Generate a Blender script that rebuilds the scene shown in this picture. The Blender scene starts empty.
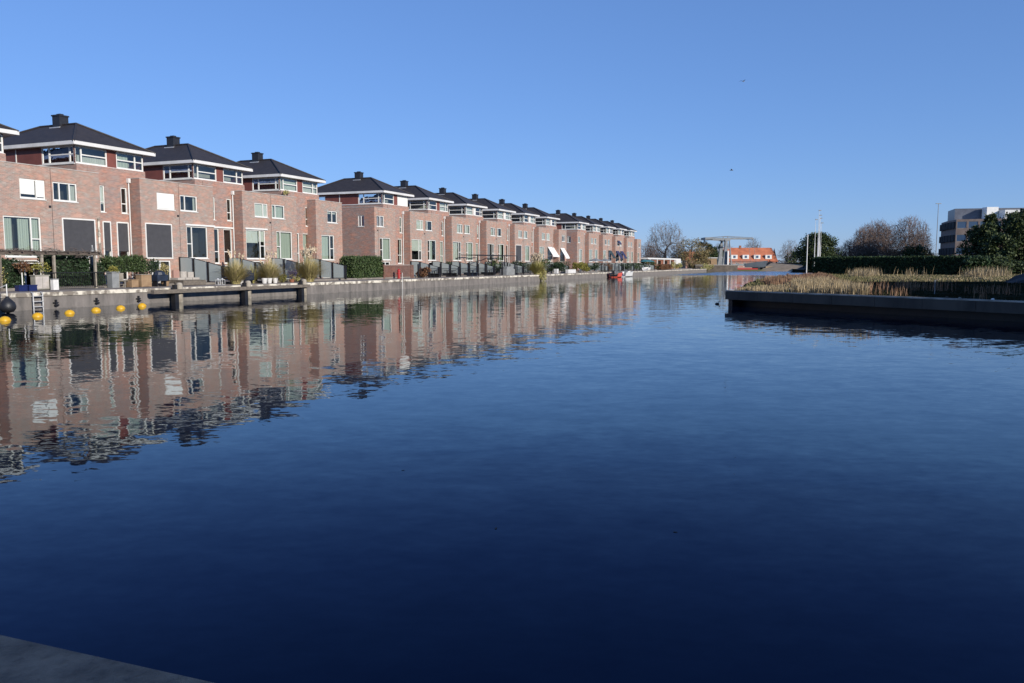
import bpy, math, random
from mathutils import Vector, Matrix
R = math.radians
C = bpy.context.scene.collection
scn = bpy.context.scene

# ------------------------------------------------------------------ frames
TH = R(22.361); PITCH = R(5.561); CAMH = 2.45
RV = Vector((math.sin(TH), math.cos(TH), 0))        # along the left canal bank
BV = Vector((-math.cos(TH), math.sin(TH), 0))       # away from the water on the left bank
PHI = math.pi/2 - TH
def W(s, t, z=0.0): return RV*s + BV*t + Vector((0, 0, z))

# ------------------------------------------------------------------ mesh builder
class MB:
    def __init__(self): self.v = []; self.f = []; self.m = []
    def quad(self, a, b, c, d, mi=0):
        n = len(self.v); self.v += [tuple(a), tuple(b), tuple(c), tuple(d)]
        self.f.append((n, n+1, n+2, n+3)); self.m.append(mi)
    def poly(self, pts, mi=0):
        n = len(self.v); self.v += [tuple(p) for p in pts]
        self.f.append(tuple(range(n, n+len(pts)))); self.m.append(mi)
    def box(self, x0, x1, y0, y1, z0, z1, mi=0):
        n = len(self.v)
        self.v += [(x0,y0,z0),(x1,y0,z0),(x1,y1,z0),(x0,y1,z0),(x0,y0,z1),(x1,y0,z1),(x1,y1,z1),(x0,y1,z1)]
        for q in ((0,3,2,1),(4,5,6,7),(0,1,5,4),(1,2,6,5),(2,3,7,6),(3,0,4,7)):
            self.f.append(tuple(n+i for i in q)); self.m.append(mi)
        return self
    def obox(self, o, U, D, u0, u1, d0, d1, z0, z1, mi=0):
        n = len(self.v)
        for z in (z0, z1):
            for (u, d) in ((u0,d0),(u1,d0),(u1,d1),(u0,d1)):
                self.v.append(tuple(o + U*u + D*d + Vector((0,0,z))))
        for q in ((0,3,2,1),(4,5,6,7),(0,1,5,4),(1,2,6,5),(2,3,7,6),(3,0,4,7)):
            self.f.append(tuple(n+i for i in q)); self.m.append(mi)
    def prism(self, pts, z0, z1, mi=0, mtop=None):
        n = len(self.v); k = len(pts)
        self.v += [(p[0],p[1],z0) for p in pts] + [(p[0],p[1],z1) for p in pts]
        self.f.append(tuple(range(n+k-1, n-1, -1))); self.m.append(mi)
        self.f.append(tuple(range(n+k, n+2*k))); self.m.append(mi if mtop is None else mtop)
        for i in range(k):
            j = (i+1) % k
            self.f.append((n+i, n+j, n+k+j, n+k+i)); self.m.append(mi)
    def tube(self, p0, p1, r0, r1=None, n=8, mi=0, caps=True):
        if r1 is None: r1 = r0
        p0 = Vector(p0); p1 = Vector(p1); d = (p1-p0)
        if d.length < 1e-6: return
        d.normalize()
        a = d.cross(Vector((0,0,1)) if abs(d.z) < .9 else Vector((1,0,0))).normalized(); b = d.cross(a)
        k = len(self.v)
        for p, r in ((p0, r0), (p1, r1)):
            for i in range(n):
                an = 2*math.pi*i/n
                self.v.append(tuple(p + a*(r*math.cos(an)) + b*(r*math.sin(an))))
        for i in range(n):
            j = (i+1) % n
            self.f.append((k+i, k+j, k+n+j, k+n+i)); self.m.append(mi)
        if caps:
            self.f.append(tuple(range(k+n-1, k-1, -1))); self.m.append(mi)
            self.f.append(tuple(range(k+n, k+2*n))); self.m.append(mi)
    def lathe(self, c, prof, n=16, mi=0):
        k = len(self.v)
        for (r, z) in prof:
            for i in range(n):
                an = 2*math.pi*i/n
                self.v.append((c[0]+r*math.cos(an), c[1]+r*math.sin(an), c[2]+z))
        for j in range(len(prof)-1):
            for i in range(n):
                q = (i+1) % n
                self.f.append((k+j*n+i, k+j*n+q, k+(j+1)*n+q, k+(j+1)*n+i)); self.m.append(mi)
        self.f.append(tuple(range(k+n-1, k-1, -1))); self.m.append(mi)
        e = k+(len(prof)-1)*n
        self.f.append(tuple(range(e, e+n))); self.m.append(mi)
    def build(self, name, mats, parent=None, loc=None, rotz=None, smooth=False):
        me = bpy.data.meshes.new(name); me.from_pydata(self.v, [], self.f)
        if not isinstance(mats, (list, tuple)): mats = [mats]
        for m in mats: me.materials.append(m)
        if len(mats) > 1:
            me.polygons.foreach_set('material_index', self.m)
        if smooth: me.polygons.foreach_set('use_smooth', [True]*len(me.polygons))
        me.update()
        o = bpy.data.objects.new(name, me); C.objects.link(o)
        if parent: o.parent = parent
        if loc is not None: o.location = loc
        if rotz is not None: o.rotation_euler = (0, 0, rotz)
        return o

def tag(o, label=None, cat=None, group=None, kind=None):
    if label: o['label'] = label
    if cat: o['category'] = cat
    if group: o['group'] = group
    if kind: o['kind'] = kind
    return o
def empty(name, loc, rz=0.0, **k):
    o = bpy.data.objects.new(name, None); C.objects.link(o)
    o.location = loc; o.rotation_euler = (0, 0, rz); o.empty_display_size = .3
    return tag(o, **k)
def copy_tree(o, parent=None):
    c = o.copy(); C.objects.link(c); c.parent = parent
    for ch in list(o.children): copy_tree(ch, c)
    return c

# ------------------------------------------------------------------ materials
def newmat(name):
    m = bpy.data.materials.new(name); m.use_nodes = True
    nt = m.node_tree; return m, nt, nt.nodes['Principled BSDF']
def ramp(nt, fac, stops):
    r = nt.nodes.new('ShaderNodeValToRGB')
    while len(r.color_ramp.elements) < len(stops): r.color_ramp.elements.new(.5)
    for e, (p, c) in zip(r.color_ramp.elements, stops): e.position = p; e.color = (*c, 1)
    nt.links.new(fac, r.inputs[0]); return r.outputs[0]
def noise(nt, scale, detail=4, rough=.6, vec=None, mapping=None):
    n = nt.nodes.new('ShaderNodeTexNoise'); n.inputs['Scale'].default_value = scale
    n.inputs['Detail'].default_value = detail; n.inputs['Roughness'].default_value = rough
    if vec is None:
        tc = nt.nodes.new('ShaderNodeTexCoord'); vec = tc.outputs['Object']
    if mapping:
        mp = nt.nodes.new('ShaderNodeMapping'); mp.inputs['Scale'].default_value = mapping
        nt.links.new(vec, mp.inputs[0]); vec = mp.outputs[0]
    nt.links.new(vec, n.inputs['Vector']); return n
def M(name, c1, c2=None, scale=3.0, rough=.7, metal=0.0, bump=0.0, mapping=None, detail=4, spec=.5, lo=.35, hi=.65, rand=0.0):
    m, nt, b = newmat(name)
    b.inputs['Roughness'].default_value = rough; b.inputs['Metallic'].default_value = metal
    b.inputs['Specular IOR Level'].default_value = spec
    if c2 is None: c2 = tuple(x*.8 for x in c1)
    n = noise(nt, scale, detail, mapping=mapping)
    col = ramp(nt, n.outputs['Fac'], [(lo, c1), (hi, c2)])
    nt.links.new(col, b.inputs['Base Color'])
    if bump:
        bp = nt.nodes.new('ShaderNodeBump'); bp.inputs['Distance'].default_value = bump
        nt.links.new(n.outputs['Fac'], bp.inputs['Height']); nt.links.new(bp.outputs[0], b.inputs['Normal'])
    return m
def brick(name, ca, cb, cm, patch=(.55,.5,.5), pf=.55):
    m, nt, b = newmat(name); b.inputs['Roughness'].default_value = .9
    b.inputs['Specular IOR Level'].default_value = .2
    tc = nt.nodes.new('ShaderNodeTexCoord'); sp = nt.nodes.new('ShaderNodeSeparateXYZ'); nt.links.new(tc.outputs['Object'], sp.inputs[0])
    ad = nt.nodes.new('ShaderNodeMath'); nt.links.new(sp.outputs[0], ad.inputs[0]); nt.links.new(sp.outputs[1], ad.inputs[1])
    cx = nt.nodes.new('ShaderNodeCombineXYZ'); nt.links.new(ad.outputs[0], cx.inputs[0]); nt.links.new(sp.outputs[2], cx.inputs[1])
    bt = nt.nodes.new('ShaderNodeTexBrick'); nt.links.new(cx.outputs[0], bt.inputs['Vector'])
    bt.inputs['Scale'].default_value = 1; bt.inputs['Brick Width'].default_value = .22; bt.inputs['Row Height'].default_value = .075
    bt.inputs['Mortar Size'].default_value = .008; bt.inputs['Color1'].default_value = (*ca,1); bt.inputs['Color2'].default_value = (*cb,1); bt.inputs['Mortar'].default_value = (*cm,1)
    n1 = noise(nt, 1.0, 6, .7, vec=cx.outputs[0], mapping=(1.2, 3.4, 1))
    n2 = noise(nt, .35, 3, .6, vec=tc.outputs['Object'])
    f1 = ramp(nt, n1.outputs['Fac'], [(.36, (1.04,.98,.95)), (.47, (.84,.83,.84)), (.56, patch), (.68, (.98,1.16,1.24))])
    f2 = ramp(nt, n2.outputs['Fac'], [(.36, (1.04,.90,.82)), (.50, (.97,.97,.95)), (.62, (.86,.95,.98))])
    a = nt.nodes.new('ShaderNodeMix'); a.data_type = 'RGBA'; a.blend_type = 'MULTIPLY'; a.inputs[0].default_value = pf
    nt.links.new(bt.outputs[0], a.inputs[6]); nt.links.new(f1, a.inputs[7])
    c = nt.nodes.new('ShaderNodeMix'); c.data_type = 'RGBA'; c.blend_type = 'MULTIPLY'; c.inputs[0].default_value = 1
    nt.links.new(a.outputs[2], c.inputs[6]); nt.links.new(f2, c.inputs[7])
    nt.links.new(c.outputs[2], b.inputs['Base Color'])
    return m
def leafmat(name, c1, c2, c3, rough=.6, trans=.25):
    m, nt, b = newmat(name); b.inputs['Roughness'].default_value = rough; b.inputs['Specular IOR Level'].default_value = .3
    g = nt.nodes.new('ShaderNodeNewGeometry')
    col = ramp(nt, g.outputs['Random Per Island'], [(0, c1), (.5, c2), (1, c3)])
    nt.links.new(col, b.inputs['Base Color'])
    return m

m_brick = brick('brick_pink', (.51,.275,.215), (.34,.185,.145), (.48,.41,.36), patch=(.72,.86,.93), pf=1.0)
m_bloom = brick('brick_bloom', (.53,.315,.25), (.37,.225,.18), (.50,.44,.38), patch=(.76,.90,.94), pf=1.0)
m_brick_far = brick('brick_orange', (.36,.13,.07), (.28,.10,.06), (.3,.25,.2))
m_brick_low = brick('brick_garden', (.22,.10,.075), (.16,.08,.06), (.2,.16,.14))
m_white = M('white_paint', (.78,.77,.73), (.70,.69,.65), 2, .45)
m_fascia = M('fascia_white', (.76,.75,.72), (.62,.61,.58), .8, .5)
m_sill = M('sill_stone', (.50,.46,.42), (.36,.33,.30), 2, .8)
m_red = M('red_panel', (.20,.065,.048), (.15,.05,.038), 1.2, .55)
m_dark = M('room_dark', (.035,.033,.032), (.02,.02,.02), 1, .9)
m_room = M('room_wall', (.42,.41,.38), (.34,.33,.31), 1, .9)
m_chim = M('chimney_slate', (.022,.024,.030), (.014,.015,.02), 6, .55)
m_blind = M('roller_blind', (.80,.80,.76), (.72,.72,.68), 1.5, .8)
m_curt = M('curtain_green', (.56,.60,.55), (.42,.46,.42), 9, .9, mapping=(1,1,.02))
m_curtw = M('curtain_white', (.66,.66,.63), (.48,.48,.46), 9, .9, mapping=(1,1,.02))
m_curtl = M('curtain_lilac', (.42,.38,.44), (.32,.29,.36), 9, .9, mapping=(1,1,.02))
m_screen = M('screen_cloth', (.060,.060,.066), (.048,.048,.053), 3, .8)
m_black = M('black_metal', (.015,.015,.017), (.01,.01,.012), 3, .5)
m_pave = M('paving', (.27,.225,.185), (.15,.13,.11), 1.0, .9, detail=8)
m_terr = M('terrace', (.26,.23,.20), (.17,.15,.13), 1.0, .9, detail=8)
m_cope = M('coping', (.70,.65,.54), (.22,.19,.155), 1.8, .85, detail=10, lo=.44, hi=.56)
m_quay = M('quay_concrete', (.24,.215,.195), (.12,.11,.10), 1.6, .9, detail=9, mapping=(1,1,.3))
m_wood = M('weathered_wood', (.20,.17,.135), (.10,.085,.07), 3, .85, mapping=(1,1,5), detail=6)
m_darkwood = M('tarred_wood', (.030,.026,.024), (.018,.016,.015), 4, .8)
m_pilec = M('pale_pile', (.40,.36,.29), (.22,.19,.15), 3, .85, detail=7)
m_tan = M('tan_wood', (.34,.23,.13), (.25,.16,.09), 3, .8)
m_greyc = M('grey_container', (.26,.27,.27), (.19,.20,.20), 2, .7)
m_wcer = M('white_pot', (.72,.71,.68), (.6,.59,.57), 3, .5)
m_terra = M('terracotta', (.33,.13,.07), (.24,.09,.05), 3, .8)
m_blue = M('blue_plastic', (.01,.02,.10), (.008,.015,.07), 2, .4)
m_tarp = M('navy_tarp', (.02,.03,.055), (.012,.018,.03), 2, .5, bump=.05)
m_panel, nt_, b_ = newmat('frosted_panel'); b_.inputs['Base Color'].default_value = (.38,.43,.42,1); b_.inputs['Roughness'].default_value = .3
m_redpaint = M('red_paint', (.42,.02,.02), (.33,.02,.02), 2, .4)
m_orange = M('orange_gelcoat', (.78,.13,.07), (.66,.10,.055), 2, .35)
m_gel = M('white_gelcoat', (.78,.77,.72), (.7,.69,.65), 2, .35)
m_yellow = M('yellow_buoy', (.72,.42,.015), (.62,.34,.012), 5, .45)
m_rubber = M('black_rubber', (.018,.019,.022), (.012,.012,.014), 4, .5)
m_alu = M('aluminium', (.62,.62,.60), (.5,.5,.5), 3, .4, metal=.3)
m_navy = M('navy_awning', (.03,.035,.10), (.02,.025,.07), 2, .8)
m_greena = M('dark_awning', (.03,.05,.055), (.02,.035,.04), 2, .8)
m_teal = M('teal_canvas', (.05,.19,.22), (.035,.14,.16), 2, .8)
m_aw = M('white_awning', (.80,.79,.75), (.74,.73,.69), 2, .8)
m_bark = M('bark', (.085,.068,.055), (.05,.042,.035), 4, .95)
m_twig = M('twig', (.15,.115,.095), (.10,.08,.07), 1, .95)
m_twigred = M('twig_red', (.18,.125,.10), (.12,.09,.075), .5, .95)
m_twiggrey = M('twig_grey', (.23,.20,.18), (.16,.14,.125), .5, .95)
m_willow = leafmat('willow_twigs', (.24,.19,.07), (.16,.125,.055), (.30,.23,.10))
m_conifer = leafmat('conifer', (.014,.028,.010), (.035,.055,.015), (.075,.095,.028))
m_hedge = leafmat('hedge_leaf', (.018,.038,.012), (.03,.06,.018), (.055,.085,.03))
m_laurel = leafmat('laurel_leaf', (.025,.045,.015), (.05,.085,.025), (.09,.12,.045))
m_ivy = leafmat('ivy_leaf', (.014,.03,.012), (.026,.05,.02), (.04,.07,.03))
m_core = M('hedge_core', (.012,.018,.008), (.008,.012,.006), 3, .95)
m_straw = leafmat('straw_blade', (.50,.40,.19), (.34,.31,.11), (.58,.47,.27))
m_pgreen = leafmat('grass_clump', (.30,.32,.09), (.44,.40,.14), (.56,.46,.22))
m_plume = leafmat('plume', (.66,.55,.40), (.56,.45,.31), (.74,.64,.48))
m_reed = leafmat('reed', (.40,.30,.17), (.22,.17,.09), (.52,.41,.25))
m_reedo = leafmat('reed_rust', (.30,.16,.09), (.17,.10,.06), (.38,.24,.14))
m_grass = leafmat('short_grass', (.10,.12,.035), (.16,.14,.055), (.22,.17,.08))
m_yellowl = leafmat('yellow_shrub', (.20,.20,.04), (.30,.26,.06), (.14,.15,.03))
m_purple = leafmat('purple_shrub', (.07,.05,.11), (.10,.08,.14), (.06,.05,.08))
m_rustl = leafmat('rust_shrub', (.18,.08,.04), (.12,.06,.03), (.22,.12,.06))
m_brush = leafmat('brushwood', (.10,.075,.055), (.06,.055,.035), (.15,.10,.07))
m_wood_far = leafmat('far_wood', (.12,.105,.10), (.08,.08,.07), (.15,.12,.11))
m_orroof = M('orange_tiles', (.50,.16,.075), (.36,.11,.055), .6, .85, detail=6)
m_soil = M('rough_ground', (.036,.034,.022), (.016,.020,.012), .25, .95, detail=8)  # dark soil, tone lowered further so the shaded headland reads deeper
m_land = M('land', (.13,.12,.06), (.08,.09,.04), .05, .95, detail=8)
m_bank = M('dark_bank', (.035,.037,.04), (.02,.022,.025), .8, .9, detail=6)
m_bankl = M('brown_bank', (.42,.31,.20), (.27,.20,.12), .4, .95, detail=8)
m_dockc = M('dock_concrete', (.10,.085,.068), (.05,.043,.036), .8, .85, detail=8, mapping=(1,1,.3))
m_steel = M('bridge_steel', (.25,.265,.27), (.18,.195,.20), 1, .5)
m_steeld = M('bridge_dark', (.05,.07,.09), (.035,.05,.07), 1, .5)
m_office = M('office_brick', (.27,.205,.17), (.20,.15,.125), 1, .85)
m_offdark = M('office_cladding', (.12,.13,.155), (.085,.09,.11), 1, .4)
m_owin, nt_, b_ = newmat('office_glass'); b_.inputs['Base Color'].default_value = (.05,.09,.16,1); b_.inputs['Roughness'].default_value = .12; b_.inputs['Specular IOR Level'].default_value = 1
m_pink = M('pink_wall', (.42,.24,.19), (.34,.2,.16), 1, .85)

# roof tiles
m_roof, nt, b = newmat('roof_tiles'); b.inputs['Roughness'].default_value = .6; b.inputs['Specular IOR Level'].default_value = .3
tc = nt.nodes.new('ShaderNodeTexCoord'); wv = nt.nodes.new('ShaderNodeTexWave'); wv.bands_direction = 'Z'
wv.inputs['Scale'].default_value = 1.9; wv.inputs['Distortion'].default_value = .3; wv.wave_profile = 'SAW'
nt.links.new(tc.outputs['Object'], wv.inputs['Vector'])
n = noise(nt, 2.5, 5)
c = ramp(nt, n.outputs['Fac'], [(.3, (.050,.043,.042)), (.7, (.030,.027,.029))]); nt.links.new(c, b.inputs['Base Color'])
bp = nt.nodes.new('ShaderNodeBump'); bp.inputs['Distance'].default_value = .04; nt.links.new(wv.outputs['Fac'], bp.inputs['Height']); nt.links.new(bp.outputs[0], b.inputs['Normal'])

# window glass: clear pane with fresnel reflection
m_glass, nt, b = newmat('window_glass'); nt.nodes.remove(b)
out = nt.nodes['Material Output']; tr = nt.nodes.new('ShaderNodeBsdfTransparent'); tr.inputs[0].default_value = (.86,.93,.90,1)
gl = nt.nodes.new('ShaderNodeBsdfGlossy'); gl.inputs['Roughness'].default_value = .02; gl.inputs['Color'].default_value = (1,1,1,1)
fr = nt.nodes.new('ShaderNodeFresnel'); fr.inputs['IOR'].default_value = 1.9
mx = nt.nodes.new('ShaderNodeMixShader'); nt.links.new(fr.outputs[0], mx.inputs[0]); nt.links.new(tr.outputs[0], mx.inputs[1]); nt.links.new(gl.outputs[0], mx.inputs[2]); nt.links.new(mx.outputs[0], out.inputs[0])
nn = noise(nt, 1.3, 2); bp = nt.nodes.new('ShaderNodeBump'); bp.inputs['Distance'].default_value = .01; nt.links.new(nn.outputs['Fac'], bp.inputs['Height']); nt.links.new(bp.outputs[0], gl.inputs['Normal'])

# water: ripples as small random tilts of the surface
def water_mat():
    m, nt, b = newmat('canal_water')
    b.inputs['Base Color'].default_value = (.001,.007,.026,1); b.inputs['Specular Tint'].default_value = (.84,.97,1.06,1); b.inputs['Roughness'].default_value = .025; b.inputs['IOR'].default_value = 1.29
    L = nt.links.new; N = nt.nodes.new
    g = N('ShaderNodeNewGeometry')
    def layer(scale, sx, sy, rot, amp):
        mp = N('ShaderNodeMapping'); mp.inputs['Scale'].default_value = (sx, sy, 1); mp.inputs['Rotation'].default_value = (0,0,rot)
        L(g.outputs['Position'], mp.inputs[0])
        t = N('ShaderNodeTexNoise'); t.inputs['Scale'].default_value = scale; t.inputs['Detail'].default_value = 3; t.inputs['Roughness'].default_value = .55
        L(mp.outputs[0], t.inputs['Vector'])
        s = N('ShaderNodeVectorMath'); s.operation = 'SUBTRACT'; L(t.outputs['Color'], s.inputs[0]); s.inputs[1].default_value = (.5,.5,.5)
        k = N('ShaderNodeVectorMath'); k.operation = 'MULTIPLY'; L(s.outputs[0], k.inputs[0]); k.inputs[1].default_value = (amp*.8, amp, 0)
        return k.outputs[0]
    a = layer(2.6, .55, 1.0, .25, .056)
    c = layer(.55, .45, 1.0, -.15, .025)
    fn = layer(8.5, .6, 1.0, .1, .046)
    s0 = N('ShaderNodeVectorMath'); L(a, s0.inputs[0]); L(c, s0.inputs[1])
    sm = N('ShaderNodeVectorMath'); L(s0.outputs[0], sm.inputs[0]); L(fn, sm.inputs[1])
    # patches of calmer and livelier water, and a breezy reach far down the canal
    pt = N('ShaderNodeTexNoise'); pt.inputs['Scale'].default_value = .035; pt.inputs['Detail'].default_value = 2; L(g.outputs['Position'], pt.inputs['Vector'])
    mr = N('ShaderNodeMapRange'); mr.inputs[1].default_value = .35; mr.inputs[2].default_value = .65; mr.inputs[3].default_value = .6; mr.inputs[4].default_value = 1.25; L(pt.outputs['Fac'], mr.inputs[0])
    sp = N('ShaderNodeSeparateXYZ'); L(g.outputs['Position'], sp.inputs[0])
    # distance east of the left quay line, so the strip beside the quay stays sheltered
    far = N('ShaderNodeMapRange'); far.inputs[1].default_value = 168; far.inputs[2].default_value = 182; far.inputs[3].default_value = 0; far.inputs[4].default_value = 1; L(sp.outputs[1], far.inputs[0])
    dt = N('ShaderNodeVectorMath'); dt.operation = 'DOT_PRODUCT'; L(g.outputs['Position'], dt.inputs[0]); dt.inputs[1].default_value = (BV.x, BV.y, 0)
    sh = N('ShaderNodeMapRange'); sh.inputs[1].default_value = 33; sh.inputs[2].default_value = 37; sh.inputs[3].default_value = 14; sh.inputs[4].default_value = 0; L(dt.outputs['Value'], sh.inputs[0])
    fm = N('ShaderNodeMath'); fm.operation = 'MULTIPLY'; L(far.outputs[0], fm.inputs[0]); L(sh.outputs[0], fm.inputs[1])
    ad = N('ShaderNodeMath'); L(mr.outputs[0], ad.inputs[0]); L(fm.outputs[0], ad.inputs[1])
    sc = N('ShaderNodeVectorMath'); sc.operation = 'SCALE'; L(sm.outputs[0], sc.inputs[0]); L(ad.outputs[0], sc.inputs['Scale'])
    nn = N('ShaderNodeVectorMath'); L(sc.outputs[0], nn.inputs[0]); L(g.outputs['Normal'], nn.inputs[1])
    rr_ = N('ShaderNodeMapRange'); rr_.inputs[1].default_value = 0; rr_.inputs[2].default_value = 14; rr_.inputs[3].default_value = .025; rr_.inputs[4].default_value = .2; L(fm.outputs[0], rr_.inputs[0]); L(rr_.outputs[0], b.inputs['Roughness'])
    no = N('ShaderNodeVectorMath'); no.operation = 'NORMALIZE'; L(nn.outputs[0], no.inputs[0]); L(no.outputs[0], b.inputs['Normal'])
    out = nt.nodes['Material Output']; nv = no.outputs[0]
    fr = N('ShaderNodeFresnel'); fr.inputs['IOR'].default_value = 1.333; L(nv, fr.inputs['Normal'])
    tint = ramp(nt, fr.outputs[0], [(0,(.22,.33,.55)), (.12,(.36,.47,.70)), (.30,(.86,.97,1)), (.55,(.98,1,1))])
    gl = N('ShaderNodeBsdfGlossy'); L(tint, gl.inputs['Color']); L(rr_.outputs[0], gl.inputs['Roughness']); L(nv, gl.inputs['Normal'])
    df = N('ShaderNodeBsdfDiffuse'); df.inputs['Color'].default_value = (.0008,.0045,.016,1)
    mx = N('ShaderNodeMixShader'); L(fr.outputs[0], mx.inputs[0]); L(df.outputs[0], mx.inputs[1]); L(gl.outputs[0], mx.inputs[2]); L(mx.outputs[0], out.inputs[0])
    nt.nodes.remove(b)
    return m
m_water = water_mat()

# ------------------------------------------------------------------ plants
def leaf_cloud(mb, rng, pts, size, flat=0.0):
    for p in pts:
        p = Vector(p); s = size*rng.uniform(.6, 1.3)
        a = Vector((rng.gauss(0,1), rng.gauss(0,1), rng.gauss(0,1)*(1-flat))).normalized()
        q = Vector((rng.gauss(0,1), rng.gauss(0,1), rng.gauss(0,1))); b = a.cross(q).normalized()
        mb.quad(p-a*s, p+b*s*.6, p+a*s, p-b*s*.6)
def box_points(rng, n, x0, x1, y0, y1, z0, z1, bulge=.12):
    out = []
    A = [(x1-x0)*(z1-z0), (x1-x0)*(z1-z0), (y1-y0)*(z1-z0), (y1-y0)*(z1-z0), (x1-x0)*(y1-y0)]
    for _ in range(n):
        k = rng.choices(range(5), A)[0]; x = rng.uniform(x0,x1); y = rng.uniform(y0,y1); z = rng.uniform(z0,z1)
        w = math.sin(x*1.9+z*2.3)*math.sin(y*2.1+x*.7)*bulge + rng.gauss(0,bulge*.6)
        if k == 0: y = y0-w
        elif k == 1: y = y1+w
        elif k == 2: x = x0-w
        elif k == 3: x = x1+w
        else: z = z1+w
        out.append((x,y,z))
    return out
def blob_points(rng, n, c, r, nl=7):
    lobes = [(Vector(c)+Vector((rng.uniform(-.6,.6)*r[0], rng.uniform(-.6,.6)*r[1], rng.uniform(-.55,.6)*r[2])), rng.uniform(.35,.6)) for _ in range(nl)]
    out = []
    for _ in range(n):
        lc, k = rng.choice(lobes)
        d = Vector((rng.gauss(0,1), rng.gauss(0,1), rng.gauss(0,1))).normalized()*rng.uniform(.55,1.05)*k
        out.append((lc.x+d.x*r[0], lc.y+d.y*r[1], lc.z+d.z*r[2]))
    return out
def hedge(name, label, cat, s0, s1, t0, t1, z0, z1, n, leaf, mat, group=None, zb=None, stems=False):
    rng = random.Random(hash((round(s0,1), round(t0,1))) & 0xffff)
    L = s1-s0; D = t1-t0
    e = empty(name, W(s0, t0, z0), PHI, label=label, cat=cat, group=group)
    b = MB(); H = z1-z0; zb = 0 if zb is None else zb
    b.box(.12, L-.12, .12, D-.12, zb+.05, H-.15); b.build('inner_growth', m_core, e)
    f = MB(); leaf_cloud(f, rng, box_points(rng, n, 0, L, 0, D, zb, H), leaf); f.build('foliage', mat, e)
    if stems or zb > 0:
        st = MB()
        for i in range(max(2, int(L/1.0))):
            x = .3+(L-.6)*i/max(1, int(L/1.0)-1); st.tube((x, D/2, -.02), (x, D/2, zb+.3), .04, .03, 6)
        st.build('stem', m_bark, e)
    return e
def clump(name, label, cat, loc, r, h, n, mats, pot=None, plumes=0, group=None, seed=1, potm=None, width=.026):
    """ornamental grass: arching blades, with plumes when asked"""
    rng = random.Random(seed)
    e = empty(name, loc, 0, label=label, cat=cat, group=group); zb = 0
    if pot:
        p = MB(); p.lathe((0,0,0), [(pot[0]*.75,0),(pot[0],pot[1]),(pot[0]*.88,pot[1]),(pot[0]*.85,pot[1]-.05)], 14); p.build('pot', potm or m_wcer, e); zb = pot[1]-.06
    b = MB()
    for _ in range(n):
        an = rng.uniform(0, 2*math.pi); sp = abs(rng.gauss(.75,.35)); hh = h*rng.uniform(.5,1.0)*(1.08-.25*sp)
        d = Vector((math.cos(an), math.sin(an), 0)); pr = Vector((0,0,zb))+d*rng.uniform(0,.30*r); sd = Vector((-d.y, d.x, 0))*width
        prev = None
        for k in range(5):
            q = k/4; p = pr + d*(r*sp*q**1.6*1.3) + Vector((0,0,hh*(q-.18*sp*q**3)))
            w = sd*(1-q*.85)
            if prev: b.quad(prev[0]-prev[1], prev[0]+prev[1], p+w, p-w)
            prev = (p, w)
    b.build('blades', mats[0], e)
    if plumes:
        b = MB()
        for _ in range(plumes):
            an = rng.uniform(0, 2*math.pi); d = Vector((math.cos(an), math.sin(an), 0))*rng.uniform(0,.6)*r
            p0 = Vector((0,0,zb)); p1 = d + Vector((0,0,h*rng.uniform(.75,1.12))); p2 = p1 + d*.3 + Vector((0,0,h*.22))
            b.tube(p0, p1, .008, .006, 3, caps=False)
            for j in range(14):
                q = j/13; c = p1.lerp(p2, q); w = (.075 if h < 2.45 else .09)*math.sin(math.pi*(.15+.8*q))+.012
                a = Vector((rng.gauss(0,1), rng.gauss(0,1), .7)).normalized()*w*1.6; s = a.cross(Vector((rng.gauss(0,1),rng.gauss(0,1),0))).normalized()*w*.7
                b.quad(c-a, c+s, c+a, c-s)
        b.build('plume', mats[1], e)
    return e
def shrub(name, label, cat, loc, r, mat, n=500, leaf=.05, pot=None, potm=None, group=None, seed=1, lobes=7, stem=True):
    rng = random.Random(seed); e = empty(name, loc, 0, label=label, cat=cat, group=group); zb = 0
    if pot:
        p = MB(); p.lathe((0,0,0), [(pot[0]*.75,0),(pot[0],pot[1]),(pot[0]*.88,pot[1]),(pot[0]*.85,pot[1]-.05)], 14); p.build('pot', potm or m_terra, e); zb = pot[1]
    b = MB(); leaf_cloud(b, rng, blob_points(rng, n, (0,0,zb+r[2]*1.0), r, lobes), leaf); b.build('foliage', mat, e)
    if stem:
        s = MB()
        for i in range(6):
            an = i*1.05; s.tube((0,0,zb-.05), (math.cos(an)*r[0]*.5, math.sin(an)*r[1]*.5, zb+r[2]*1.2), .02, .008, 5)
        s.build('stem', m_bark, e)
    return e

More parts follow.
